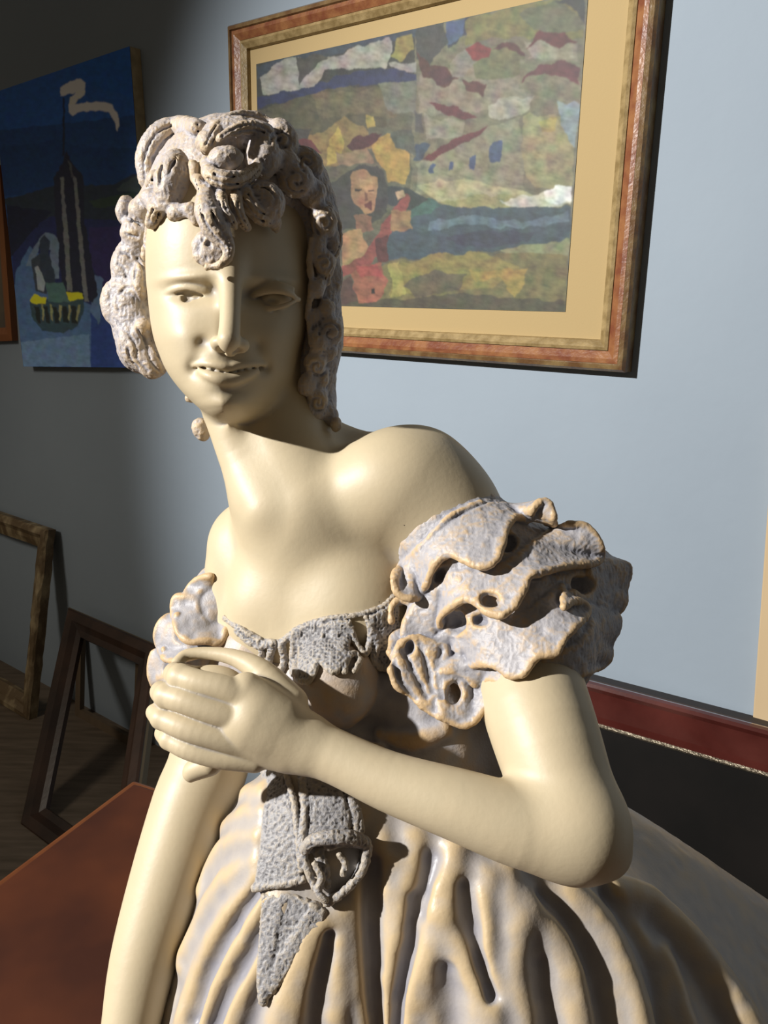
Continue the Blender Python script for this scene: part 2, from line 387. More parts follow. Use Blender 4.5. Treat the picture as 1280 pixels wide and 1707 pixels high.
def artwork(name, quad, nrm, h, nx, ny, bg, polys, m, parent, off=(0, 0), scale=1.0, warp=5.0, jit=0.16, gain=1.0, wsc=9, desat=.74):
    q = [np.array(a, float) + nrm * h for a in quad]; u, v = np.meshgrid(np.linspace(0, 1, nx), np.linspace(0, 1, ny))
    P = (q[0][None, None] * ((1 - u) * (1 - v))[..., None] + q[1] * (u * (1 - v))[..., None] + q[2] * (u * v)[..., None] + q[3] * ((1 - u) * v)[..., None]).reshape(-1, 3)
    px, py = project(P); px = (px - off[0]) * scale; py = (py - off[1]) * scale
    z3 = np.stack([px, py, 0 * px], 1)
    cell = np.stack([np.floor(px / 7) * 7, np.floor(py / 5) * 5, 0 * px], 1)
    wx = px + warp * (noise(z3, wsc * 2.4) + .22 * noise(z3 + 5, wsc * .7)); wy = py + warp * (noise(z3 + 77, wsc * 2.4) + .22 * noise(z3 + 95, wsc * .7))
    c = np.tile(srgb(bg), (len(px), 1))
    for P_, col in polys:
        k = inpoly(wx, wy, P_); c[k] = srgb(col)
    st = noise(np.stack([px * .6 + py * .3, py * 1.6 - px * .5, 0 * px], 1), 9) + .9 * noise(z3 + 200, 16) + .6 * noise(z3 + 300, 5)
    tint = np.stack([noise(z3 + 400, 22), noise(z3 + 500, 26), noise(z3 + 600, 24)], 1)
    c = c * (1 + jit * st[:, None] + jit * .9 * tint); g_ = c.mean(1, keepdims=True); c = g_ + (c - g_) * desat
    c = np.clip(c * gain, 0, 1).reshape(ny, nx, 3)
    for _ in range(2): c = (c + np.roll(c, 1, 0) + np.roll(c, -1, 0) + np.roll(c, 1, 1) + np.roll(c, -1, 1)) / 5
    c = c.reshape(-1, 3)
    i = np.arange((nx - 1) * (ny - 1)); r = i // (nx - 1); k = i % (nx - 1); a = r * nx + k
    Q = np.stack([a, a + nx, a + nx + 1, a + 1], 1)
    return raw_mesh(name, P, Q, m, parent, None, c)
nc = -nw                                        # wall face normal, into the room
Zv = np.array([0, 0, 1.0])
# ---------------------------------------------------------------- room shell
M_wall = mat('wall_paint', (.265, .318, .375), .75, col2=(.295, .352, .41), nscale=1.5, bump=.12, bscale=35)
M_floor = mat('floor_boards', (.10, .075, .05), .6, col2=(.16, .12, .085), nscale=6, bump=.1, stretch=(1, 8, 1))
wl = CAMP * 0 + CAMP; foot = np.array([CAMP[0], CAMP[1], 0]) + nw * DW
al = np.array([nw[1], -nw[0], 0])               # to the right along the wall
bm = bmesh.new(); A, B = foot - al * 6.0, foot + al * 3.0
box8(bm, [A, B, B + Zv * 2.7, A + Zv * 2.7] + [p + nw * .12 for p in (A, B, B + Zv * 2.7, A + Zv * 2.7)])
from_bm('wall_back', bm, M_wall, kind='structure')
bm = bmesh.new(); fl = [A, B, B - nw * 3.4, A - nw * 3.4]; box8(bm, fl + [p - Zv * .1 for p in fl]); from_bm('floor', bm, M_floor, kind='structure')
# ---------------------------------------------------------------- village painting in a gilt frame
OFF = 0.032
f_tl, f_br = on_wall(377, 42, OFF), on_wall(1039.5, 621.5, OFF)
def wall_rect(tl, br):
    s0, s1 = (tl - foot) @ al, (br - foot) @ al; d = tl @ nw
    mk = lambda s_, z: foot + al * s_ + Zv * z + nw * ((tl - foot) @ nw)
    return [mk(s0, tl[2]), mk(s1, tl[2]), mk(s1, br[2]), mk(s0, br[2])]
quad = wall_rect(f_tl, f_br)
print('painting', [tuple(np.round(np.array(project(np.array([q]))).ravel(), 0)) for q in quad], np.linalg.norm(quad[0] - quad[1]), quad[0][2] - quad[2][2])
T1 = empty('framed_painting', tuple(quad[3] - nc * OFF), 'village landscape painting with a guitar player, cream mat and gilt brown frame', 'painting')
M_gilt = mat('gilt_wood', (.13, .065, .025), .38, col2=(.25, .17, .07), nscale=30, bump=.35, bscale=120, coat=.25, lo=.4, hi=.7)
M_red = mat('red_brown_gesso', (.18, .055, .025), .35, col2=(.30, .13, .05), nscale=40, bump=.2, bscale=160, coat=.3)
M_slip = mat('gilt_slip', (.22, .15, .06), .4, col2=(.36, .26, .12), nscale=60, bump=.2, bscale=200)
M_mat = mat('cream_mat_board', (.42, .305, .14), .8, bump=.05, bscale=300)
frame_members(T1, quad, nc, [(0, -OFF), (0, -.006), (.004, 0), (.011, .002), (.013, -.003), (.013, -OFF)], M_gilt, 'frame_rail')
frame_members(T1, quad, nc, [(.013, -.02), (.013, -.002), (.02, -.001), (.032, -.007), (.033, -.02)], M_red, 'frame_moulding')
frame_members(T1, quad, nc, [(.033, -.022), (.033, -.006), (.038, -.004), (.048, -.010), (.050, -.022)], M_slip, 'frame_slip')
iq = inset_quad(quad, .045)
slab('mat_board', iq, nc, -.026, -.019, M_mat, T1)
a_tl, a_br = on_wall(427, 107, OFF - .018), on_wall(942, 520, OFF - .018)
aq = wall_rect(a_tl, a_br)
K = []
def pg(col, *p): K.append((list(zip(p[::2], p[1::2])), col))
# colours and patches of the picture, top to bottom, with one painted glare
pg((62, 66, 60), 90, 180, 560, 40, 1060, -60, 1060, 160, 560, 300, 90, 320)
pg((128, 124, 92), 560, 60, 1060, -80, 1060, 640, 540, 600)
pg((60, 78, 96), 98, 190, 300, 130, 560, 60, 680, 40, 740, -20, 560, 110, 400, 130, 98, 230)
pg((176, 174, 160), 105, 225, 180, 170, 260, 165, 330, 160, 420, 125, 480, 110, 490, 165, 470, 200, 380, 195, 300, 205, 270, 245, 200, 270, 120, 275)
pg((84, 84, 76), 210, 170, 280, 155, 310, 165, 260, 200, 225, 245)
pg((168, 168, 158), 480, 185, 560, 180, 560, 205, 500, 205)
pg((34, 52, 100), 100, 285, 250, 250, 380, 205, 470, 200, 560, 210, 560, 245, 450, 245, 350, 250, 230, 285, 100, 310)
pg((50, 58, 84), 640, 110, 660, 60, 740, 40, 700, 100, 650, 140)
pg((66, 92, 140), 650, 60, 700, 50, 690, 110, 640, 130)
pg((70, 74, 70), 560, 70, 640, 60, 650, 120, 600, 190, 560, 170)
pg((164, 150, 50), 500, 110, 550, 100, 555, 140, 510, 180, 490, 160)
pg((96, 92, 62), 98, 320, 200, 290, 330, 250, 470, 250, 470, 360, 400, 380, 240, 390, 98, 420)
pg((118, 110, 72), 260, 270, 450, 255, 520, 290, 500, 340, 380, 330, 280, 340)
pg((120, 124, 104), 450, 240, 560, 235, 560, 330, 480, 320)
pg((134, 130, 60), 700, 60, 860, 10, 1000, -10, 1040, 60, 1040, 110, 900, 110, 780, 110, 700, 130)
pg((110, 116, 80), 850, 40, 960, 0, 1040, 60, 1040, 90, 900, 90)
pg((62, 70, 70), 960, 0, 1045, -10, 1045, 70, 1010, 30)
pg((150, 140, 112), 570, 210, 700, 190, 760, 160, 880, 170, 1020, 110, 1035, 260, 860, 300, 700, 330, 570, 330)
pg((160, 156, 130), 870, 120, 1000, 115, 1020, 170, 900, 175)
pg((120, 124, 74), 720, 190, 780, 130, 870, 150, 880, 210, 800, 230, 730, 230)
pg((132, 132, 98), 860, 170, 1030, 180, 1030, 330, 860, 260)
pg((96, 52, 40), 600, 190, 560, 140, 580, 220, 640, 250, 680, 230, 650, 195)
pg((92, 44, 50), 590, 210, 640, 195, 670, 230, 620, 245)
pg((150, 36, 32), 700, 140, 735, 120, 775, 140, 765, 170, 715, 175)
pg((104, 50, 44), 690, 230, 760, 245, 750, 275, 705, 260)
pg((150, 144, 128), 655, 185, 700, 145, 725, 180, 700, 225, 670, 225)
pg((96, 48, 46), 775, 145, 820, 120, 870, 145, 875, 160, 820, 140)
pg((112, 44, 44), 875, 140, 915, 90, 985, 90, 1022, 118, 970, 135, 920, 115)
pg((110, 50, 56), 860, 235, 910, 190, 990, 175, 1032, 200, 1030, 240, 960, 215, 900, 220)
pg((150, 138, 112), 560, 240, 610, 250, 690, 270, 750, 290, 740, 330, 640, 300, 570, 320)
pg((116, 40, 46), 600, 300, 640, 300, 700, 320, 735, 345, 700, 350, 650, 335)
pg((96, 94, 84), 556, 320, 580, 330, 582, 390, 560, 380)
pg((178, 176, 150), 765, 300, 830, 280, 900, 280, 880, 320, 800, 345, 770, 335)
pg((156, 150, 124), 585, 330, 640, 345, 700, 355, 690, 395, 590, 405)
pg((166, 158, 100), 870, 330, 960, 330, 1020, 350, 1010, 540, 900, 540, 860, 480)
pg((142, 166, 170), 965, 290, 1030, 300, 1018, 430, 985, 380)
pg((178, 164, 60), 915, 345, 965, 335, 965, 375, 930, 380)
pg((150, 148, 110), 560, 470, 700, 400, 860, 330, 870, 540, 560, 560)
pg((112, 36, 42), 580, 460, 640, 420, 700, 385, 772, 362, 740, 390, 670, 425, 600, 465)
pg((60, 84, 104), 558, 410, 600, 420, 580, 460, 556, 460)
for x, y, hh in ((606, 490, 14), (662, 480, 12), (723, 470, 20), (790, 440, 28)): pg((54, 84, 128), x - hh * .35, y - hh, x + hh * .6, y - hh * 1.1, x + hh * .3, y + hh, x - hh * .6, y + hh)
pg((186, 180, 124), 560, 530, 700, 510, 900, 560, 1010, 540, 1010, 590, 800, 590, 620, 580)
pg((166, 160, 90), 620, 580, 800, 560, 900, 580, 850, 605, 700, 610)
pg((216, 214, 190), 800, 580, 920, 555, 1010, 540, 1010, 590, 850, 605)
pg((248, 248, 240), 925, 555, 960, 535, 1010, 545, 1008, 585, 960, 590, 930, 580)  # glare on the picture surface, painted in as an off-white patch
pg((60, 88, 100), 540, 600, 640, 590, 800, 600, 1010, 595, 1000, 690, 850, 715, 600, 740, 480, 750, 475, 680)
pg((92, 126, 140), 600, 640, 720, 620, 860, 640, 1000, 610, 1000, 640, 850, 660, 700, 650, 600, 665)
pg((52, 66, 88), 640, 680, 800, 665, 900, 670, 880, 700, 700, 715)
pg((58, 110, 100), 545, 560, 600, 570, 635, 590, 600, 620, 545, 625)
pg((150, 156, 104), 800, 720, 1000, 690, 998, 740, 850, 745)
pg((132, 124, 62), 320, 880, 480, 755, 620, 740, 860, 730, 998, 740, 990, 900, 320, 880)
pg((154, 140, 50), 490, 770, 620, 730, 760, 730, 860, 770, 780, 830, 560, 850, 480, 850)
pg((184, 154, 34), 710, 780, 790, 775, 880, 775, 870, 820, 840, 860, 800, 800, 730, 815)
pg((178, 168, 60), 480, 760, 510, 760, 530, 850, 490, 860)
pg((92, 88, 58), 320, 850, 480, 865, 700, 850, 990, 870, 992, 905, 320, 885)
pg((112, 100, 68), 520, 820, 620, 780, 700, 790, 680, 840, 560, 860)
pg((152, 126, 60), 98, 420, 200, 390, 290, 380, 350, 330, 410, 370, 440, 420, 330, 480, 200, 480)
pg((110, 40, 44), 200, 400, 260, 400, 290, 440, 230, 430); pg((74, 78, 70), 200, 375, 260, 370, 250, 400, 205, 400)
pg((190, 166, 40), 310, 400, 335, 360, 355, 400, 345, 460, 300, 480)
pg((190, 150, 30), 430, 400, 490, 380, 540, 450, 530, 530, 480, 520, 440, 450)
pg((90, 40, 44), 355, 420, 400, 390, 460, 380, 440, 410, 390, 445); pg((160, 130, 90), 330, 440, 420, 430, 440, 470, 340, 475)
pg((190, 160, 40), 415, 335, 440, 335, 445, 365, 420, 375)
pg((88, 96, 84), 480, 380, 550, 370, 560, 450, 500, 430)
pg((66, 68, 64), 290, 540, 340, 510, 400, 475, 450, 480, 480, 530, 480, 610, 440, 640, 390, 660, 340, 660, 300, 620)
pg((52, 66, 66), 480, 530, 540, 540, 600, 575, 545, 600, 480, 590)
pg((176, 128, 78), 375, 500, 410, 490, 445, 515, 450, 560, 440, 600, 410, 625, 385, 590, 370, 540)
pg((196, 150, 92), 395, 510, 430, 520, 440, 560, 400, 560); pg((110, 50, 44), 405, 590, 435, 585, 430, 602, 410, 603); pg((60, 46, 42), 382, 540, 402, 538, 402, 546, 384, 548); pg((60, 46, 42), 420, 545, 440, 545, 440, 552, 422, 552); pg((130, 84, 56), 412, 550, 425, 580, 410, 582)
pg((150, 96, 70), 380, 620, 430, 625, 440, 660, 390, 680)
pg((186, 140, 80), 340, 670, 400, 660, 420, 710, 390, 760, 345, 770)
pg((158, 70, 56), 342, 770, 400, 740, 470, 640, 530, 560, 545, 575, 480, 680, 450, 740, 400, 780, 345, 800)
pg((100, 48, 44), 440, 690, 475, 680, 480, 750, 455, 760)
pg((174, 96, 60), 375, 790, 410, 760, 460, 760, 475, 810, 450, 870, 395, 875, 378, 840)
pg((190, 72, 56), 385, 770, 450, 760, 470, 800, 430, 790, 395, 800); pg((40, 34, 32), 430, 832, 442, 832, 442, 846, 430, 846)
pg((170, 132, 72), 490, 610, 545, 600, 545, 660, 480, 670); pg((200, 170, 120), 505, 550, 525, 545, 530, 565, 512, 572)
pg((96, 70, 56), 320, 820, 370, 800, 390, 870, 322, 885)
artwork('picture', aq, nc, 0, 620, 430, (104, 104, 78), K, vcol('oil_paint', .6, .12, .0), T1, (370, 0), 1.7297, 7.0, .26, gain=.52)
# ---------------------------------------------------------------- blue canvas on the left
O2 = 0.03
bq = [on_wall(-12, 155, O2), on_wall(216, 77, O2), on_wall(255, 613, O2), on_wall(39, 611, O2)]
T2 = empty('canvas_painting', tuple(bq[3]), 'unframed blue canvas of a dark tower flying a white pennon over a small boat', 'painting')
M_cv = mat('raw_canvas_edge', (.42, .34, .2), .8, col2=(.30, .24, .14), nscale=40, bump=.2)
slab('stretched_canvas', bq, nc, -O2 + .001, -.0012, M_cv, T2)
K = []
B0 = (22, 56, 100)
pg((24, 66, 124), -40, 60, 700, 60, 700, 420, -40, 520); pg((20, 52, 96), -40, 480, 700, 400, 700, 700, -40, 760)
pg((18, 66, 128), 330, 100, 640, 60, 660, 330, 380, 250); pg((16, 46, 86), 0, 560, 280, 520, 400, 560, 640, 560, 640, 720, 0, 790)
pg((28, 38, 50), 20, 800, 150, 770, 260, 740, 400, 735, 540, 735, 660, 670, 700, 760, 700, 1000, 60, 1000)
pg((44, 56, 58), 550, 750, 660, 680, 680, 770, 560, 765); pg((34, 48, 42), 420, 810, 640, 770, 680, 830, 450, 840)
pg((26, 34, 70), 60, 960, 260, 880, 460, 900, 680, 900, 690, 1600, 420, 1600, 60, 1200); pg((38, 34, 74), 420, 940, 600, 930, 600, 1200, 500, 1260, 430, 1100)
pg((18, 24, 44), 30, 830, 250, 860, 150, 960, 40, 1090); pg((60, 84, 118), 75, 1150, 140, 1020, 220, 1100, 240, 1250, 420, 1300, 480, 1300, 440, 1600, 110, 1600, 60, 1300)
pg((80, 104, 134), 100, 1480, 420, 1440, 430, 1600, 110, 1600); pg((34, 54, 104), 430, 1340, 700, 1340, 700, 1600, 430, 1600)
pg((70, 92, 122), 440, 1160, 490, 1180, 470, 1400, 430, 1330)
pg((24, 28, 44), 255, 700, 300, 620, 318, 570, 345, 640, 395, 690, 400, 900, 465, 1260, 440, 1290, 300, 1260, 270, 1000, 255, 760)
pg((20, 30, 50), 296, 600, 298, 320, 306, 320, 308, 600); pg((86, 90, 92), 285, 700, 300, 700, 345, 1240, 318, 1240); pg((86, 90, 92), 345, 690, 362, 700, 420, 1290, 398, 1290); pg((60, 64, 70), 322, 620, 330, 620, 352, 700, 340, 700)
pg((186, 184, 172), 286, 275, 330, 240, 380, 232, 402, 250, 400, 285, 345, 300, 290, 312); pg((168, 166, 156), 370, 290, 402, 285, 400, 310, 350, 350, 325, 350, 330, 320)
pg((196, 194, 180), 325, 350, 400, 345, 480, 338, 530, 355, 560, 400, 568, 450, 555, 480, 545, 440, 515, 390, 470, 380, 400, 385, 345, 405, 325, 385)
pg((84, 100, 118), 120, 1120, 170, 1010, 215, 960, 260, 970, 280, 1010, 280, 1180, 240, 1180, 240, 1040, 190, 1010, 160, 1120); pg((44, 52, 62), 145, 1090, 190, 1060, 215, 1180, 220, 1250, 170, 1240)
pg((36, 46, 60), 185, 1000, 210, 975, 235, 1000, 235, 1060, 260, 1160, 260, 1240, 200, 1240); pg((120, 130, 136), 165, 1130, 185, 1120, 215, 1200, 205, 1240, 180, 1230)
pg((40, 58, 66), 140, 1290, 390, 1260, 400, 1330, 370, 1400, 300, 1440, 200, 1430, 150, 1360)
pg((176, 160, 30), 140, 1280, 160, 1255, 220, 1270, 215, 1300, 150, 1300); pg((176, 160, 30), 315, 1245, 390, 1245, 395, 1275, 330, 1285); pg((60, 86, 84), 215, 1200, 300, 1200, 330, 1290, 230, 1290)
for i in range(5): pg((24, 30, 30), 160 + i * 44, 1310, 185 + i * 44, 1310, 195 + i * 44, 1390, 180 + i * 40, 1390); pg((110, 112, 80), 195 + i * 44, 1300, 205 + i * 44, 1305, 208 + i * 40, 1380, 200 + i * 40, 1370)
artwork('painted_face', bq, nc, 0, 300, 520, B0, K, vcol('oil_paint_blue', .6, .15), T2, (0, 50), 2.845, 5.0, .12, gain=2.9, desat=1.0)
# ---------------------------------------------------------------- orange frame at the left border
oq = [on_wall(-190, 300, .02), on_wall(-1, 275, .02), on_wall(20, 568, .02), on_wall(-150, 575, .02)]
T3 = empty('framed_picture', tuple(oq[2]), 'orange brown wooden frame cut off by the left border, left of the blue canvas', 'picture')
M_or = mat('orange_wood', (.30, .11, .03), .45, col2=(.22, .07, .02), nscale=20, stretch=(1, 1, .2))
frame_members(T3, oq, nc, [(0, -.02), (0, 0), (.02, .003), (.04, -.004), (.04, -.02)], M_or)
slab('picture', inset_quad(oq, .035), nc, -.018, -.012, mat('dim_picture', (.10, .08, .06), .6, col2=(.2, .16, .1), nscale=5), T3)
# ---------------------------------------------------------------- empty frames on the floor, left
def lean(tl, tr, zb, outb, offt):               # top corners on the wall side, foot drawn out into the room
    a, b = on_wall(*tl, offt), on_wall(*tr, offt); b[2] = a[2]
    mk = lambda p: np.array([p[0], p[1], zb]) + nc * outb
    q = [a, b, mk(b), mk(a)]; n = np.cross(q[1] - q[0], q[3] - q[0]); n /= np.linalg.norm(n)
    if n @ nc < 0: n = -n
    return q, n
q4, n4_ = lean((-260, 770), (74, 868), .0, .12, .05)
T4 = empty('empty_frame', tuple(q4[2]), 'worn gilded empty frame with rounded corners, against the wall at the left border', 'frame', 'empty picture frames on the floor')
M_worn = mat('worn_gilding', (.13, .085, .04), .6, col2=(.42, .33, .19), nscale=22, bump=.6, bscale=60, stretch=(1, 1, .5), lo=.46, hi=.72)
frame_members(T4, q4, n4_, [(0, -.035), (0, -.008), (.006, -.001), (.02, .002), (.034, -.008), (.046, -.01), (.066, -.02), (.066, -.035)], M_worn, 'frame_rail', wobble=.003)
M_dark = mat('dark_stained_wood', (.022, .012, .008), .35, col2=(.05, .025, .015), nscale=12, stretch=(1, 1, .2), bump=.1)
# second, dark, in front
pb = on_level(32, 1374, 0.0); pt = on_wall(112, 1012, .06); w5 = .66
foot_out = (foot - pb) @ nw
lt = pt; lb = pb
rt = lt + al * .43; rb = lb + al * .43
q5 = [lt, rt, rb, lb]; n5 = np.cross(q5[1] - q5[0], q5[3] - q5[0]); n5 /= np.linalg.norm(n5); n5 = n5 if n5 @ nc > 0 else -n5
print('dark frame', lt, lb, foot_out, [tuple(np.round(np.array(project(np.array([q]))).ravel(), 0)) for q in q5])
T5 = empty('empty_frame', tuple(lb), 'empty dark brown wooden frame leaning steeply behind the corner of the orange table', 'frame', 'empty picture frames on the floor')
frame_members(T5, q5, n5, [(0, -.03), (0, -.004), (.006, 0), (.03, .0), (.045, -.012), (.062, -.016), (.062, -.03)], M_dark)
frame_members(T5, q5, n5, [(-.004, -.03), (-.004, -.012), (0, -.006), (.0, -.03)], mat('olive_gilt_edge', (.12, .085, .04), .5), 'frame_edge')
q6, n6 = lean((128, 1030), (236, 1078), .0, .035, .018)
T6 = empty('stretcher_frame', tuple(q6[2]), 'narrow brown stretcher frame against the wall seen through the dark frame', 'frame')
frame_members(T6, q6, n6, [(0, -.016), (0, 0), (.026, 0), (.026, -.016)], mat('stretcher_wood', (.16, .115, .07), .6, col2=(.11, .075, .045), nscale=14, stretch=(1, 1, .15)))
# ---------------------------------------------------------------- big dark picture leaning on the right
p_a = on_wall(978, 1135, .095); z7 = p_a[2]; p_b = on_level(1280, 1215, z7)
dir7 = (p_b - p_a) / np.linalg.norm(p_b - p_a); L7 = np.linalg.norm(p_b - p_a)
tl7 = p_a - dir7 * .22; tr7 = p_b + dir7 * .45
nrm_h = np.array([-dir7[1], dir7[0], 0]); nrm_h = nrm_h if nrm_h @ nc > 0 else -nrm_h
down7 = nrm_h * .16
q7 = [tl7, tr7, np.array([tr7[0], tr7[1], 0]) + down7, np.array([tl7[0], tl7[1], 0]) + down7]
n7 = np.cross(q7[1] - q7[0], q7[3] - q7[0]); n7 /= np.linalg.norm(n7); n7 = n7 if n7 @ nc > 0 else -n7
print('right frame', p_a, p_b, (foot - p_b) @ nw)
T7 = empty('leaning_picture', tuple(q7[3]), 'blackened picture in glossy red mahogany frame leaning low on the wall behind the statue', 'picture')
M_mah = mat('mahogany_lacquer', (.050, .009, .007), .2, col2=(.095, .022, .017), nscale=9, stretch=(1, 1, 1), bump=.05, coat=.7)
frame_members(T7, q7, n7, [(.001, -.02), (0, -.006), (.003, 0), (.009, .001), (.016, -.004), (.058, -.014), (.070, -.016), (.070, -.02)], M_mah)
frame_members(T7, q7, n7, [(0, -.062), (0, -.0201), (.070, -.0201), (.070, -.062)], mat('dark_frame_side', (.02, .012, .009), .7), 'frame_side')
frame_members(T7, q7, n7, [(.070, -.03), (.070, -.015), (.0735, -.012), (.077, -.016), (.077, -.03)], mat('silver_bead', (.35, .30, .22), .3, metal=.8, bump=.8, bscale=260), 'frame_bead')
slab('picture', inset_quad(q7, .074), n7, -.03, -.022, mat('blackened_canvas', (.003, .0025, .002), .7, col2=(.008, .006, .005), nscale=5, spec=.15), T7)
# pale board
w_a, w_b = on_wall(1281, 820, .02), on_wall(1255, 1188, .02); dz = (w_a - w_b) / np.linalg.norm(w_a - w_b)
w_t = w_a + dz * .12; w_f = w_b - dz * (w_b[2] - .004) / dz[2]
T8 = slab('wooden_board', [w_t, w_t + al * .16, w_f + al * .16, w_f], nc, -.018, 0, mat('pale_pine', (.50, .36, .20), .55, col2=(.56, .42, .25), nscale=10, stretch=(1, 1, .1)), None, .002)
T8['label'] = 'pale pine board against the wall at the right border behind the mahogany frame'; T8['category'] = 'board'
# ---------------------------------------------------------------- table
TZ = 0.68
c0 = on_level(222, 1294, TZ); c1 = on_level(0, 1458, TZ); c2 = on_level(295, 1312, TZ)
e1 = (c1 - c0) / np.linalg.norm(c1 - c0); e2 = np.array([-e1[1], e1[0], 0]); e2 = e2 if e2 @ (c2 - c0) > 0 else -e2
print('table', c0, e1, e2, np.degrees(np.arccos(e2 @ (c2 - c0) / np.linalg.norm(c2 - c0))), [tuple(np.round(np.array(project(np.array([c0 + e2 * k]))).ravel(), 0)) for k in (.2, .6, .9)])

def corner(a, b): return c0 + e1 * a + e2 * b
tq = [corner(0, 0), corner(0, 1.05), corner(.95, 1.05), corner(.95, 0)]
T9 = empty('table', (tq[0][0], tq[0][1], 0), 'table with a burnt orange leather top carrying the statue', 'table')
M_tab = mat('orange_leather', (.080, .019, .004), .55, col2=(.040, .0085, .002), nscale=7, bump=.12, bscale=25, detail=3, lo=.38, hi=.66)
M_tabw = mat('table_wood', (.16, .055, .018), .4, col2=(.10, .03, .01), nscale=10)
slab('table_top', [p - Zv * .0 for p in tq], Zv, -.03, -.004, M_tabw, T9, .006)
iq9 = [corner(.012, .012), corner(.012, 1.038), corner(.938, 1.038), corner(.938, .012)]
slab('leather_cover', iq9, Zv, -.006, 0, M_tab, T9, .003)
for a, b in ((.05, .05), (.05, 1.0), (.9, .05), (.9, 1.0)):
    bm = bmesh.new(); t = corner(a, b); lo2 = t + (corner(.475, .52) - t) * .04
    top = [t + (e1 * x + e2 * y) * .028 - Zv * .03 for x, y in ((-1, -1), (1, -1), (1, 1), (-1, 1))]; bot = [lo2 + (e1 * x + e2 * y) * .018 for x, y in ((-1, -1), (1, -1), (1, 1), (-1, 1))]
    box8(bm, top + [np.array([q[0], q[1], 0.0]) for q in bot]); from_bm('leg', bm, M_tabw, T9, .003)
for (a0, b0), (a1, b1) in (((.05, .05), (.05, 1.0)), ((.9, .05), (.9, 1.0)), ((.05, .05), (.9, .05)), ((.05, 1.0), (.9, 1.0))):
    bm = bmesh.new(); p, q = corner(a0, b0), corner(a1, b1); d_ = (q - p) / np.linalg.norm(q - p); w_ = np.cross(d_, Zv) * .01
    box8(bm, [p + w_ - Zv * .03, q + w_ - Zv * .03, q + w_ - Zv * .1, p + w_ - Zv * .1] + [p - w_ - Zv * .03, q - w_ - Zv * .03, q - w_ - Zv * .1, p - w_ - Zv * .1]); from_bm('apron', bm, M_tabw, T9)
